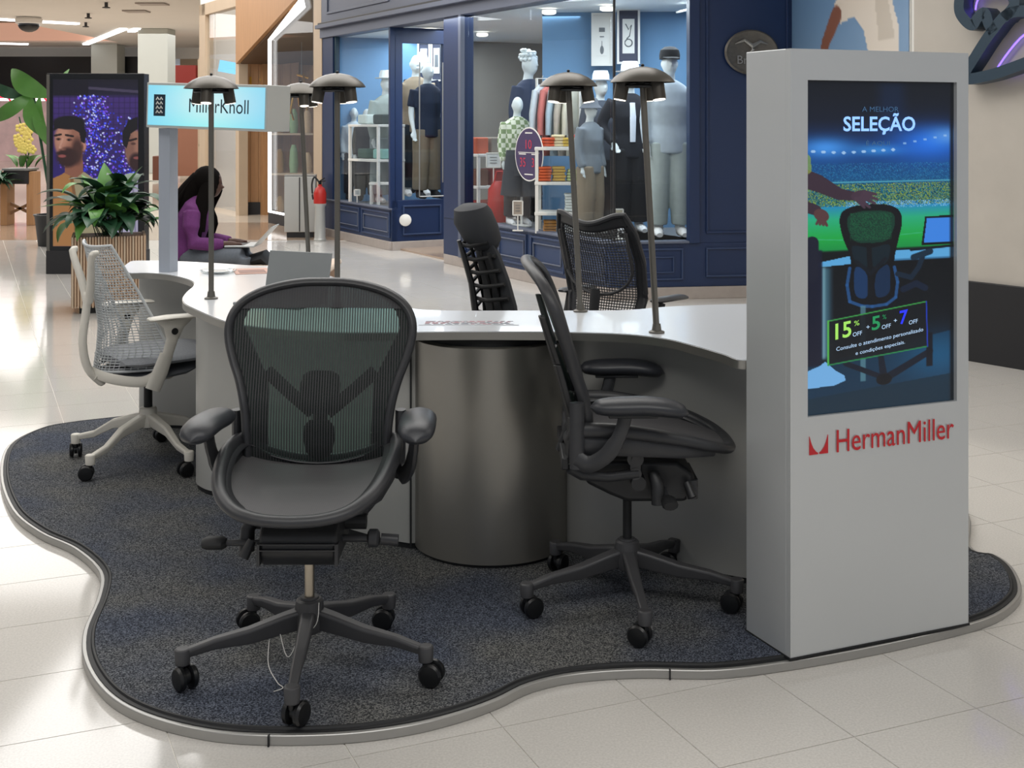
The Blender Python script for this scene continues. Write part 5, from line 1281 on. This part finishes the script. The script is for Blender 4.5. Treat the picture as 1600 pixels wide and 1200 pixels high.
    MB().tube([(-.13, -.065, .43), (-.15, -.075, .40), (-.152, -.078, .345)], [.017, .019, .021], 14).build('crank', M['black'], t)
    MB().tube([(-.12, -.165, .40), (-.14, -.18, .36)], [.011, .014], 12).build('stop_lever', M['black'], t)
    # arms
    for q, yaw in zip((-1, 1), pad_yaw):
        sv = MB(); sv.tube([(q*.228, .165, .47), (q*.230, .165, .66)], (.015, .022), 10, up=(0, 1, 0)); sv.build('arm_sleeve', M['dark'], t)
        MB().tube(spl([(q*.232, .168, .50), (q*.24, .13, .485), (q*.262, .08, .52), (q*.275, .045, .58), (q*.28, .03, .635)], 4), [(.014, .026)]*5+[(.014, .024)]*6+[(.013, .02)]*6, 10).build('arm_bracket', M['dark'], t)
        MB().box((q*.285, .01, .637), (.05, .14, .01)).build('pad_plate', M['black'], t, bevel=.003)
        R_ = Matrix.Rotation(yaw, 3, 'Z'); c0 = Vector((q*(.290-max(0, -yaw)*.16), .0, 0))
        Lp = .125 if yaw or pad_short else .14; secs = []
        for q2 in np.linspace(-1, 1, 17):
            e_ = max(.0, 1-abs(q2)**4.5)**.5; y_ = -q2*Lp; dr = -.022*max(0, q2)**2.2-.004*max(0, -q2)
            secs.append((y_-.008, .664+dr, .048*e_+.002, .0245*e_+.002))
        MB().tube([c0+R_ @ Vector((0, y, z)) for y, z, a, b in secs], [(a, b) for y, z, a, b in secs], 20).build('arm_pad', M['leather'], t)
    return t
c1 = task_chair((fl(486, 1047, 0).x*.98-.004, 3.43, ZC), 0.0, 'graphite mesh task chair facing forward in the front of the platform', -PI/2+.03, top=1.005, liftm=M['chrome'], pad_yaw=(-.14, .03))
cord = MB().tube(spl([(.03, -.03, .19), (.025, -.05, .14), (-.02, -.045, .10), (-.05, -.06, .06), (-.09, -.02, .15), (-.10, -.06, .05), (-.07, -.10, .012), (-.05, -.12, .004), (-.07, -.14, .003)], 6), .0012, 5); cord.build('loose_tie_cord', M['white'], c1)
task_chair((.352, 3.91, ZC), PI/2, 'graphite mesh task chair in profile tucked between steel pod and silver totem', -PI/2+.06, top=1.045, pad_yaw=(.0, 0), recl=.03)

# ------------------------------------------------------------------ white lattice-back chair
def lattice_chair(loc, rz):
    t = thing('lattice_chair', 'white lattice-back office chair with forked spine at the left end of the counter', 'chair', loc, rz)
    star_base(t, M['sayl'], .335, .235, math.radians(115), leg_w=.02, arch=.0, tip_z=.10)
    MB().tube([(0, 0, .22), (0, 0, .40)], .018, 16).build('gas_lift', M['rubber'], t)
    def yc(z): return interp(z, [.40, .5, .6, .75, .96], [.235, .215, .205, .225, .262])
    def yed(z): return interp(z, [.42, .51, .75, .98], [.02, .0, .115, .235])
    def xw(z): return interp(z, [.40, .51, .60, .75, .98], [.20, .238, .225, .195, .155])
    def sf(u, v):
        z = .42+.525*v+.012*(2*u-1)**2; a = 2*u-1; x = a*xw(z); return Vector((x, yc(z)+(yed(z)-yc(z))*abs(a)**2.2, z-(.0 if v > .05 else .0)))
    MB().grid(sf, 26, 46).build('back_lattice', M['saylmesh'], t, wire=.0058)
    rim = [sf(i/16, 1) for i in range(17)]+[sf(1, 1-j/20) for j in range(1, 21)]+[sf(1-i/16, 0) for i in range(1, 17)]+[sf(0, j/20) for j in range(1, 20)]
    MB().tube(rim, .006, 8, True).build('back_rim', M['saylmesh'], t)
    # forked spine
    sp = MB()
    sp.tube(spl([(0, .20, .36), (0, .262, .43), (0, .285, .54), (0, .272, .66), (0, .262, .745)], 5), [(.034-.0007*i, .017) for i in range(21)], 12, up=(0, 1, 0))
    for q in (-1, 1):
        sp.tube(spl([(q*.012, .262, .71), (q*.055, .270, .80), (q*.10, .285, .885), (q*.122, .287, .925)], 4), [.019, .0185, .018, .018, .0175, .017, .0165, .016, .016, .0155, .015, .015, .015], 12)
        sp.tube([(q*.122, .289, .924), (q*.124, .262, .926)], .013, 10)
    sp.build('forked_spine', M['sayl'], t, remesh=.006, sm=3)
    # arm brackets
    for q in (-1, 1):
        b = MB()
        b.tube([(q*.232, .075, .355), (q*.242, .045, .43), (q*.248, .02, .50)], [(.034, .012), (.034, .012), (.030, .012)], 10, up=(1, 0, 0)); b.build('arm_upright', M['sayl'], t)
        b2 = MB(); b2.tube([(q*.25, .02, .49), (q*.256, .00, .56), (q*.262, -.005, .61), (q*.268, -.005, .645)], [(.024, .011), (.026, .011), (.045, .011), (.085, .012)], 12, up=(1, 0, 0)); b2.build('arm_fin', M['sayl'], t)
        MB().lathe([(.014, -.014), (.014, .014)], 16, c=(q*.262, -.005, .595), R=Matrix.Rotation(PI/2, 3, 'Y')).build('arm_button', M['wheel'], t)
        sec = [(.11, .652, .018, .004), (.10, .653, .034, .009), (.02, .656, .042, .010), (-.07, .654, .042, .010), (-.125, .650, .034, .008), (-.135, .649, .02, .004)]
        MB().tube([(q*.272, y, z) for y, z, a, c in sec], [(a, c) for y, z, a, c in sec], 16).build('arm_pad', M['sayl'], t)
    # seat
    se = [(-.27, .455, .15, .012), (-.25, .462, .21, .028), (-.15, .468, .235, .034), (0, .465, .235, .034), (.12, .462, .22, .032), (.17, .46, .18, .014)]
    MB().tube([(0, y, z) for y, z, a, c in se], [(a, c) for y, z, a, c in se], 28).build('seat_cushion', M['saylseat'], t)
    MB().tube([(0, .16, .39), (0, .05, .395), (0, -.1, .405), (0, -.22, .425)], [(.13, .02), (.2, .03), (.19, .03), (.12, .018)], 24).build('seat_pan', mat('grey_seat_pan', '6a6d72', .6), t)
    sh_ = MB(); sh_.tube(spl([(0, .245, .415), (-.10, .20, .395), (-.19, .10, .385), (-.238, .03, .43)], 5), (.008, .022), 8, up=(0, 0, 1)); sh_.tube(spl([(0, .245, .415), (.10, .20, .395), (.19, .10, .385), (.238, .03, .43)], 5), (.008, .022), 8); sh_.tube([(0, .24, .40), (0, .1, .36), (0, 0, .36)], [(.04, .02), (.06, .022), (.07, .025)], 14)
    sh_.build('lower_hoop', M['sayl'], t)
    MB().box((0, -.0, .375), (.10, .20, .05)).build('tilt_box', M['sayl'], t, bevel=.015)
    return t
lattice_chair((-1.575, 5.54, ZC), math.radians(128))

# ------------------------------------------------------------------ two black chairs behind the counter
def ribbed_chair(loc, rz):
    t = thing('headrest_chair', 'black ribbed-back chair with big headrest behind the counter', 'chair', loc, rz)
    star_base(t, M['legs'], .33, .2, .4)
    MB().tube([(0, 0, .19), (0, 0, .42)], .016, 14).build('gas_lift', M['rubber'], t)
    MB().tube([(0, y, .47+.02*math.cos(y*9)) for y in (-.26, -.2, 0, .15, .2)], [(.18, .015), (.24, .035), (.25, .04), (.23, .04), (.18, .02)], 24).build('seat', M['rubber'], t)
    MB().box((0, .02, .405), (.16, .26, .07)).build('tilt_housing', M['black'], t, bevel=.015)
    def yb(z): return interp(z, [.45, .6, .75, .9, 1.0, 1.08], [.17, .15, .165, .205, .24, .27])
    zs2 = [.46, .52, .62, .72, .82, .92, .97]
    MB().tube([(0, yb(z)-.03, z) for z in zs2], [(.13, .025), (.19, .036), (.215, .04), (.21, .04), (.185, .038), (.15, .034), (.12, .02)], 22, up=(0, 1, 0)).build('back_cushion', mat('charcoal_fabric', '2e3034', .9), t)
    sp = MB().tube([(0, yb(z)+.075, z) for z in (.42, .6, .8, .92, .98)], [(.035, .018), (.03, .015), (.025, .012), (.02, .012), (.018, .008)], 12, up=(0, 1, 0)).build('spine', M['black'], t)
    for k in range(9):
        z = .52+.055*k; w_ = [.15, .18, .2, .205, .2, .19, .17, .15, .12][k]
        MB().tube([(-w_, yb(z)-.01, z+.02), (-w_*.5, yb(z)+.05, z), (0, yb(z)+.072, z), (w_*.5, yb(z)+.05, z), (w_, yb(z)-.01, z+.02)], .0085, 8).build('rib', M['rubber'], t)
    rr = MB()
    for q in (-1, 1):
        for x in (.07, .14): rr.tube([(q*x, yb(z)+.03-(x*.2), z) for z in (.5, .65, .8, .94)], .007, 8)
    rr.build('vertical_ribs', M['rubber'], t)
    hd_ = [(1.125, .09, .03, .02), (1.115, .12, .065, .018), (1.075, .135, .08, .01), (1.01, .135, .075, -.0), (.965, .12, .055, -.015), (.95, .09, .03, -.02)]
    MB().tube([(0, yb(z)-.03+dy, z) for z, a, b_, dy in hd_], [(a, b_) for z, a, b_, dy in hd_], 24, up=(0, 1, 0)).build('headrest', mat('charcoal_headrest', '303236', .8), t)
    for q in (-1, 1):
        MB().tube([(q*.22, .1, .42), (q*.27, .09, .5), (q*.275, .06, .60)], (.014, .024), 10).build('arm_post', M['black'], t)
        MB().tube([(q*.275, .13, .62), (q*.275, .1, .62), (q*.275, -.1, .62), (q*.275, -.13, .615)], [(.02, .006), (.045, .014), (.045, .014), (.02, .006)], 14).build('arm_pad', M['rubber'], t)
    return t
ribbed_chair((.075, 5.36, ZC), math.radians(107))
def perforated_chair(loc, rz):
    t = thing('perforated_chair', 'dark perforated-back office chair behind the counter, cut by a lamp pole', 'chair', loc, rz)
    star_base(t, M['legs'], .33, .2, .9)
    MB().tube([(0, 0, .19), (0, 0, .42)], .016, 14).build('gas_lift', M['rubber'], t)
    MB().tube([(0, y, .46) for y in (-.25, -.2, 0, .15, .2)], [(.18, .012), (.23, .028), (.245, .03), (.23, .03), (.17, .015)], 24).build('seat', M['seatmesh'], t)
    MB().box((0, .02, .405), (.16, .26, .07)).build('tilt_housing', M['black'], t, bevel=.015)
    def sf(u, v):
        a = 2*u-1; z = .50+.50*v+(.012*(abs(a)**2)*(v**3)-.022*math.cos(a*3)*(v**4)-.03*max(0, abs(a)-.75)*v**6); w_ = interp(v, [0, .3, .6, .85, 1], [.21, .235, .245, .235, .20])
        y = interp(v, [0, .25, .6, 1], [.18, .155, .195, .275])-.35*(a*w_)**2*2
        return Vector((a*w_, y, z))
    def inner(u, v): return sf(.07+.86*u, .02+.88*v)
    MB().grid(inner, 26, 34).build('perforated_shell', mat('dark_perforated_shell', '2b2d31', .4), t, wire=.0075)
    rim = [sf(i/20, 1) for i in range(21)]+[sf(1, 1-j/24) for j in range(1, 25)]+[sf(1-i/20, 0) for i in range(1, 21)]+[sf(0, j/24) for j in range(1, 24)]
    MB().tube(rim, (.012, .014), 8, True).build('back_frame', M['dark'], t)
    m_ = MB(); m_.grid(lambda u, v: sf(u, .90+.1*v), 24, 4); m_.grid(lambda u, v: sf(.09*u, v), 3, 24); m_.grid(lambda u, v: sf(1-.09*u, v), 3, 24); m_.build('solid_border', M['dark'], t, solid=.004)
    lp = [sf(.5+.42*math.cos(a), .52+.26*math.sin(a)+(.0))+Vector((0, .03, 0)) for a in np.linspace(PI, 2*PI, 18)]
    MB().tube([sf(.07, .85)+Vector((0, .02, 0))]+lp+[sf(.93, .85)+Vector((0, .02, 0))], .008, 8).build('support_loop', M['legs'], t)
    MB().tube([(0, .215, .42), (0, .225, .55), (0, .215, .66)], [(.04, .014), (.03, .012), (.03, .01)], 12, up=(0, 1, 0)).build('back_post', M['black'], t)
    for q in (-1, 1):
        MB().tube([(q*.22, .12, .42), (q*.28, .1, .5), (q*.285, .06, .60)], (.014, .022), 10).build('arm_post', M['black'], t)
        MB().tube([(q*.285, .13, .615), (q*.285, .1, .617), (q*.285, -.1, .615), (q*.285, -.13, .61)], [(.02, .006), (.04, .013), (.045, .013), (.02, .006)], 14).build('arm_pad', M['dark'], t)
    return t
perforated_chair((.545, 6.35, ZC), math.radians(138))

# ------------------------------------------------------------------ left advertising screen
YS = 12.6
a = at(73, 428, YS); b = at(225, 428, YS)
t = thing('advertising_screen', 'tall black freestanding advertising screen with two men behind the slatted planter', 'screen', ((a.x+b.x)/2, YS, 0))
SWd = b.x-a.x; SHt = 1.975
MB().box((0, .09, SHt/2), (SWd, .18, SHt)).build('housing', M['screenblk'], t, smooth=False, bevel=.006)
MB().box((-SWd/2+.015, -.002, SHt/2+.02), (.03, .01, SHt-.06)).build('edge_strip', M['pole'], t, smooth=False)
MB().box((0, .09, .115), (SWd+.01, .2, .23)).build('base', M['darkbase'], t, smooth=False, bevel=.004)
def men(u, v):
    c = Canvas(u, v, 140, 270)
    c.vgrad([(0, '0a0818'), (24, '14102a'), (30, '3a2468'), (100, '2c1c58'), (170, '241860'), (270, '1a1440')])
    for k in range(16): c.rect(k*9, 26, k*9+1, 110, '150c30', .6)
    for k in range(9): c.rect(0, 28+k*9, 140, 29+k*9, '150c30', .6)
    c.rect(0, 0, 58, 26, '070414', .9); c.line([(60, 14), (140, 20)], 2.2, '50485e', .7)
    rs = np.random.RandomState(5)
    for k in range(900):
        y = 26+rs.rand()*165; wd = 26+(y-26)*.30; x = 66+(rs.rand()+rs.rand()-1)*wd*1.1
        if rs.rand() < .25: x = 130+rs.randn()*10; y = 60+rs.rand()*100
        if 0 < x < 140: c.ell(x, y, .9+rs.rand()*.9, .9+rs.rand()*.9, ['5060ff', '3038d8', 'c8d0ff', '7a50e8', '2828a8'][k % 5], .95, .3)
    # left man, looking to the left
    c.poly([(0, 160), (14, 154), (26, 146), (46, 146), (62, 158), (84, 172), (90, 270), (0, 270)], '96683c'); c.poly([(34, 156), (52, 150), (84, 172), (90, 270), (44, 270)], '8c8468'); c.line([(30, 158), (36, 190), (38, 270)], 2.5, '6a4a30', .8)
    c.poly([(18, 118), (48, 112), (50, 150), (38, 160), (20, 152)], '7c5040')
    c.ell(24, 100, 22, 31, '98695a', 1, .2); c.ell(36, 104, 16, 26, '845848', .9, .5); c.ell(16, 92, 12, 16, 'b0806a', .7, .9); c.ell(50, 108, 4.5, 8, 'a87868', 1, .3); c.ell(48, 109, 2, 4, '6c4438', .8, .5)
    c.ell(24, 126, 18, 16, '2c1818', .97, .35); c.ell(40, 116, 9, 20, '321e1c', .85, .6); c.ell(15, 119, 10, 2.6, '2a1616', .9, .4); c.ell(15, 124, 6.5, 2.4, '8a4a48', .95, .4)
    c.poly([(0, 84), (2, 72), (14, 62), (34, 60), (50, 70), (55, 88), (52, 104), (46, 100), (43, 86), (30, 79), (8, 80)], '0e0a10'); c.ell(26, 70, 26, 11, '0e0a10', 1, .2)
    c.line([(3, 91), (13, 89)], 1.7, '1c1012'); c.line([(21, 90), (33, 92)], 1.7, '1c1012'); c.ell(9, 96.5, 4.2, 2.2, '4a2c28', .8, .6); c.ell(27, 97.5, 4.6, 2.2, '4a2c28', .8, .6)
    c.ell(9, 97, 2, 1.2, '100a0a'); c.ell(26, 98, 2, 1.2, '100a0a'); c.line([(16, 96), (11, 110), (16, 113)], 1.6, 'b48876', .7); c.ell(17, 113, 4.5, 2.2, '6c4438', .8, .6)
    # right man, cut by the screen edge
    c.poly([(104, 190), (120, 172), (132, 158), (140, 154), (140, 270), (102, 270)], '9a96ac'); c.line([(128, 164), (134, 190), (136, 270)], 1.5, '6c6880', .8)
    c.ell(135, 112, 16, 31, '8c6454', 1, .2); c.ell(126, 112, 8, 24, '6e4c42', .7, .6); c.ell(137, 134, 12, 15, '281618', .95, .4); c.ell(138, 127, 6, 2.2, '8a4a48', .9, .4)
    c.poly([(114, 104), (115, 84), (124, 66), (140, 60), (140, 80), (128, 88), (121, 112)], '0e0a10'); c.line([(126, 99), (137, 96)], 1.7, '1c1012'); c.ell(132, 104, 4, 2, '3c2420', .8, .6)
    c.rect(104, 210, 122, 216, '6ab0e8', .8, 3)
    return c.out()
zt_ = at(0, 124, YS).z; 
painted('display', men, (at(83, 0, YS).x-t.location.x, -.003, zt_), (at(216, 0, YS).x-at(83, 0, YS).x, 0, 0), (0, 0, -(zt_-at(0, 385, YS).z)), 140, 270, t, emit=1.0, rough=.2)

# ------------------------------------------------------------------ leafy planter with slats
def leaf_mesh(L, W, droop, name, m, parent, base, az, el, cup=.25):
    mb = MB(); n_ = 8; rows = []
    d = Vector((math.cos(az), math.sin(az), 0)); sd = Vector((-d.y, d.x, 0)); p = Vector(base); ang = el
    for i in range(n_+1):
        tt = i/n_; wd = W*math.sin(PI*min(1, tt**.8*.97+.03))*(1 if tt < 1 else 0)+.002
        up = d*(-math.sin(ang))+Vector((0, 0, math.cos(ang)))
        rows.append([p-sd*wd+up*wd*cup, p-sd*wd*.5+up*wd*cup*.35, p, p+sd*wd*.5+up*wd*cup*.35, p+sd*wd+up*wd*cup])
        p = p+(d*math.cos(ang)+Vector((0, 0, math.sin(ang))))*(L/n_); ang -= droop/n_
    vs = [v for r_ in rows for v in r_]; fs = [(i*5+j, i*5+j+1, (i+1)*5+j+1, (i+1)*5+j) for i in range(n_) for j in range(4)]
    return mb.add(vs, fs).build(name, m, parent)
YP = 10.0
a = at(106, 490, YP); b = at(218, 490, YP)
t = thing('leafy_planter', 'broad leaved green plant in a tall slatted wooden planter before the advertising screen', 'plant', ((a.x+b.x)/2-.04, YP+.26, 0), rz=.3)
PWd = b.x-a.x; PH = at(0, 372, YP).z
MB().box((0, 0, PH/2+.03), (PWd-.04, .50, PH-.06)).build('planter_box', M['wood3'], t, smooth=False)
MB().box((0, 0, .03), (PWd-.12, .42, .06)).build('plinth', M['rubber'], t, smooth=False)
n_ = 26
for k in range(n_):
    x = -PWd/2+PWd*(k+.5)/n_
    o = MB().box((x, -.258, PH/2+.03), (PWd/n_*.62, .02, PH-.04)).build('slat', M['wood2'] if k % 3 else M['beige'], t, smooth=False)
sl = MB()
for k in range(20):
    y = -.25+.5*(k+.5)/20
    for q in (-1, 1): sl.box((q*(PWd/2-.01), y, PH/2+.03), (.02, .016, PH-.04))
stuff(sl.build('side_slats', M['wood2'], t, smooth=False))
MB().box((0, 0, PH-.03), (PWd-.06, .46, .04)).build('soil', M['soil'], t, smooth=False)
random.seed(21)
for k in range(84):
    az = random.uniform(0, 2*PI); el = random.uniform(.35, 1.45); L_ = random.uniform(.24, .42)
    bx_ = Vector((random.uniform(-.13, .13), random.uniform(-.1, .1), PH+.02)); r_ = random.uniform(.05, .22)*(1.6-el)
    st_ = bx_+Vector((math.cos(az)*r_, math.sin(az)*r_, random.uniform(.04, .24)*el+.02))
    leaf_mesh(L_, random.uniform(.055, .088), random.uniform(1.1, 2.3), 'leaf', M['leaf'] if k % 6 else M['leaf2'], t, st_, az, el)
for (az, el, L_, W_, dr, bz) in ((PI*.98, .30, .46, .065, .5, .20), (PI*.55, 1.35, .40, .075, .5, .22), (-.3, 1.2, .36, .06, .4, .25), (2.2, 1.0, .4, .07, .5, .2), (PI+.3, .8, .36, .06, .9, .15)):
    leaf_mesh(L_, W_, dr, 'leaf', M['leaf2'], t, (math.cos(az)*.08, -.1+math.sin(az)*.05, PH+bz), az, el)
st_ = MB()
for k in range(36):
    a_ = random.uniform(0, 2*PI); st_.tube([(random.uniform(-.1, .1), random.uniform(-.08, .08), PH-.02), (math.cos(a_)*.16, math.sin(a_)*.14, PH+.2)], .004, 5)
stuff(st_.build('stems', M['leaf'], t))

# bench and sitting person
bc = (-2.03, 10.45, 0)
t = thing('round_bench', 'low bench with beige cushion and wooden slatted base behind the counter', 'bench', bc)
MB().box((-.1, 0, .16), (1.35, .62, .30)).build('slatted_base', M['wood3'], t, smooth=False, bevel=.01)
sl = MB()
for k in range(40): sl.box((-.76+1.33*k/39, -.315, .16), (.02, .016, .30))
stuff(sl.build('front_slats', M['wood'], t, smooth=False))
MB().box((-.1, 0, .325), (1.4, .66, .05)).build('cushion', mat('beige_cushion', 'c9b6a4', .8), t, bevel=.028, seg=4)
pz = .425
person = thing('person', 'person with long dark braids in purple jumper typing on a laptop behind the counter', 'person', (at(311, 0, 10.4).x, 10.4, -.085))
B = MB()
def pt(x, y, z): return Vector((x, y, z))
B.tube([pt(-.12, 0, .44), pt(-.11, 0, .52), pt(-.09, 0, .64), pt(-.04, 0, .80), pt(-.005, 0, .90), pt(.02, 0, .955), pt(.045, 0, 1.01)], [(.15, .12), (.16, .12), (.14, .105), (.165, .115), (.175, .09), (.10, .065), (.05, .05)], 20, up=(1, 0, 0))
B.ell((.085, 0, 1.085), (.098, .078, .115), R=Matrix.Rotation(.45, 3, 'Y')); B.ell((.115, 0, 1.02), (.055, .05, .05)); B.tube([(.165, 0, 1.075), (.20, 0, 1.045), (.175, 0, 1.03)], [.012, .016, .012], 8); B.tube([(.155, -.02, 1.01), (.168, 0, 1.012), (.155, .02, 1.01)], .008, 6)
for q in (-1, 1): B.ell((.07, q*.078, 1.07), (.02, .01, .03)); B.ell((.158, q*.03, 1.085), (.012, .014, .009))
LEG = {}
for q in (-1, 1):
    Lg = [pt(-.08, q*.09, .49), pt(.38, q*.13, .50), pt(.36, q*.12, .19)]; LEG[q] = Lg
    B.tube(Lg[:2], [(.085, .08), (.062, .06)], 14); B.tube(Lg[1:], [(.06, .058), (.04, .04)], 14, up=(1, 0, 0)); B.tube([pt(.34, q*.12, .145), pt(.40, q*.125, .135), pt(.54, q*.13, .12)], [.045, .045, .03], 10)
    A = [pt(-.015, q*.17, .86), pt(.01, q*.235, .62), pt(.24, q*.12, .60)]
    B.tube(A, [.05, .042, .028], 12, up=(0, 0, 1)); hand(B, A[2], Vector((.9, -q*.1, -.18)), .95)
B.build('body', M['skin'], person, remesh=.009, sm=3)
B = MB(); k_ = .02
B.tube([pt(-.12, 0, .47), pt(-.115, 0, .54), pt(-.09, 0, .64), pt(-.04, 0, .80), pt(-.005, 0, .90), pt(.018, 0, .95), pt(.03, 0, .975)], [(.17, .14), (.185, .145), (.165, .13), (.185, .135), (.19, .105), (.115, .08), (.075, .07)], 20, up=(1, 0, 0))
for q in (-1, 1): B.tube([pt(-.015, q*.17, .86), pt(-.01, q*.22, .74), pt(.01, q*.24, .62), pt(.12, q*.18, .605), pt(.22, q*.125, .60)], [.072, .07, .064, .055, .045], 12, up=(0, 0, 1))
B.build('jumper', M['purple'], person, remesh=.011, sm=3)
B = MB(); B.tube([pt(-.16, 0, .46), pt(-.10, 0, .48), pt(.0, 0, .50)], [(.13, .06), (.19, .10), (.17, .09)], 16, up=(0, 0, 1))
for q in (-1, 1): Lg = LEG[q]; B.tube(Lg[:2], [(.10, .095), (.078, .075)], 14); B.tube([Lg[1], Lg[2]+Vector((0, 0, .02))], [(.075, .073), (.055, .055)], 14, up=(1, 0, 0))
B.build('jeans', M['jeans'], person, remesh=.012, sm=2)
for q in (-1, 1): MB().tube([pt(.31, q*.12, .135), pt(.40, q*.125, .135), pt(.5, q*.13, .125), pt(.56, q*.13, .115)], [(.04, .045), (.048, .05), (.045, .035), (.025, .02)], 14).build('shoe', M['darkbase'], person)
hr = MB(); hr.ell((.06, 0, 1.10), (.122, .105, .128), R=Matrix.Rotation(.3, 3, 'Y')); hr.tube([(.02, 0, 1.12), (-.06, 0, 1.02), (-.13, 0, .88), (-.20, 0, .72), (-.22, 0, .64)], [(.085, .08), (.10, .085), (.13, .065), (.13, .045), (.09, .02)], 14, up=(0, 1, 0)); hr.tube([(.09, -.07, 1.10), (.07, -.11, .98), (.04, -.15, .84), (.05, -.17, .70)], [(.05, .03), (.06, .03), (.06, .03), (.04, .02)], 10, up=(0, 1, 0))
random.seed(5)
for k in range(46):
    s_ = -1 if k % 2 else 1; a_ = random.uniform(0, 1); y0 = s_*(.02+.075*a_)
    xs0 = .02+.09*a_*random.random()
    if a_ > .55: pts = [(xs0+.05, y0, 1.14), (xs0+.06, s_*.10, 1.02), (xs0-.0, s_*.13, .90), (-.02+.12*random.random(), s_*(.15+.05*random.random()), .74), (-.03+.10*random.random(), s_*(.17+.04*random.random()), .55+.1*random.random())]
    else: pts = [(xs0, y0, 1.17), (-.05, y0*1.1, 1.10), (-.13-.03*random.random(), y0*1.5, .94), (-.19-.03*random.random(), y0*1.9, .78), (-.22-.04*random.random(), y0*2.0, .66+.08*random.random())]
    hr.tube(spl(pts, 3), .0135, 6, up=(0, 1, 0))
hr.build('braided_hair', M['hair'], person)
lp_ = Vector(person.location)+Vector((.36, 0, .575))
t = thing('laptop', 'silver open laptop on the lap of the person in purple', 'laptop', lp_, rz=0)
MB().box((0, 0, .01), (.24, .32, .014)).build('keyboard_base', M['laptop'], t, bevel=.004, smooth=False)
MB().box((.185, 0, .085), (.008, .32, .22), R=Matrix.Rotation(.75, 3, 'Y')).build('screen_lid', M['laptop'], t, bevel=.003, smooth=False)
MB().box((-.02, 0, .018), (.10, .26, .002)).build('keys', M['darkbase'], t, smooth=False)
t = thing('dark_bag', 'dark cloth bag on the knees under the silver laptop', 'bag', Vector(person.location)+Vector((.5, 0, .40)))
MB().tube([(-.10, 0, .03), (-.06, 0, .06), (.03, 0, .085), (.09, 0, .03), (.10, 0, -.05)], [(.12, .03), (.15, .05), (.15, .06), (.14, .05), (.1, .02)], 14, up=(0, 0, 1)).build('cloth', M['jeansb'], t)

# ------------------------------------------------------------------ far left plants and wooden stands
def stand(px, Y, label, h=.52, wdt=.38):
    t = thing('plant_stand', label, 'stand', (at(px, 0, Y).x, Y, 0))
    for x in (-1, 1):
        MB().box((x*wdt/2, 0, .39), (.10, .3, .78)).build('side_board', M['wood'], t, smooth=False, bevel=.01)
    for q in (-1, 1): MB().box((0, 0, .24), (wdt*1.05, .04, .04), R=Matrix.Rotation(q*.45, 3, 'Y')).build('cross_brace', M['wood3'], t, smooth=False)
    MB().box((0, 0, .70), (wdt-.02, .34, .2)).build('trough', M['darkbase'], t, bevel=.01, smooth=False)
    MB().box((0, 0, .81), (wdt+.02, .36, .03)).build('trough_rim', M['alu'], t, smooth=False)
    return t
YF = 18.6
stand(32, YF, 'wooden plant stand with crossed braces and dark trough at the far left')
t = thing('orchid', 'yellow orchid growing in the far left wooden stand', 'plant', (at(42, 0, YF).x, YF, .82))
random.seed(9)
for k in range(16):
    x = random.uniform(-.12, .12); z = .24+random.random()*.40
    f_ = MB()
    for j in range(5):
        a_ = 2*PI*j/5; f_.ell((x+.04*math.cos(a_), -.05, z+.04*math.sin(a_)), (.03, .008, .03), 8, 5)
    f_.build('flower', mat('orchid_yellow', 'd8c468', .6) if 'orchid_yellow' not in bpy.data.materials else bpy.data.materials['orchid_yellow'], t)
MB().tube([(0, 0, 0), (-.03, 0, .4), (-.1, -.03, .75)], .01, 6).build('stem', M['leaf'], t); MB().tube([(0, 0, 0), (.05, 0, .4), (.12, -.03, .7)], .01, 6).build('stem', M['leaf'], t)
for k in range(9): leaf_mesh(.34, .05, 1.2, 'leaf', M['leaf2'], t, (random.uniform(-.15, .15), 0, .02), random.uniform(0, 2*PI), 1.1)
t = thing('dark_foliage_plant', 'dark green leafy plant at the left edge beside the orchid', 'plant', (at(6, 0, YF).x, YF-.3, .55))
for k in range(26): leaf_mesh(random.uniform(.3, .5), .05, 2.0, 'leaf', M['leaf'], t, (random.uniform(-.15, .15), random.uniform(-.1, .1), .05), random.uniform(0, 2*PI), random.uniform(.6, 1.4))
t = thing('banana_plant', 'big fresh green paddle leaved plant towering left of the advertising screen', 'plant', (at(84, 0, 15.5).x, 15.5, 0))
MB().lathe([(.18, 0), (.22, .35), (.24, .38), (.2, .38), (.19, .3)], 20).build('pot', M['darkbase'], t)
Bz = at(84, 190, 15.5)
def bl(px0, py0, px1, py1, W_, m_=M['leaf2'], Y=15.4):
    p = at(px0, py0, Y)-t.location; q = at(px1, py1, Y)-t.location; mb = MB(); n_ = 10; vs = []
    dd = q-p; L_ = dd.length; d = dd.normalized(); nn_ = d.cross(Vector((0, 1, 0))).normalized()
    for i in range(n_+1):
        tt = i/n_; wd = W_*(math.sin(PI*min(1, .06+tt*.93))**.75)+.002; c = p+dd*tt+Vector((0, -.12*math.sin(PI*tt), 0))+nn_*(.03*math.sin(PI*tt))
        vs += [c-nn_*wd+Vector((0, -.05, 0))*wd*4, c, c+nn_*wd+Vector((0, -.05, 0))*wd*4]
    mb.add(vs, [(i*3+j, i*3+j+1, (i+1)*3+j+1, (i+1)*3+j) for i in range(n_) for j in range(2)]); mb.build('leaf', m_, t)
bl(76, 150, 18, 108, .12); bl(74, 215, 46, 148, .10); bl(52, 148, -14, 190, .085); bl(80, 230, 62, 150, .07); bl(104, 150, 108, 108, .04); bl(40, 150, -10, 130, .07, M['leaf'])
stm = MB()
for (x, y) in ((76, 150), (74, 215), (52, 148), (104, 150)): stm.tube([(0, 0, .3), at(x, y, 15.4)-t.location], .018, 6)
stm.build('stalks', M['leaf'], t)
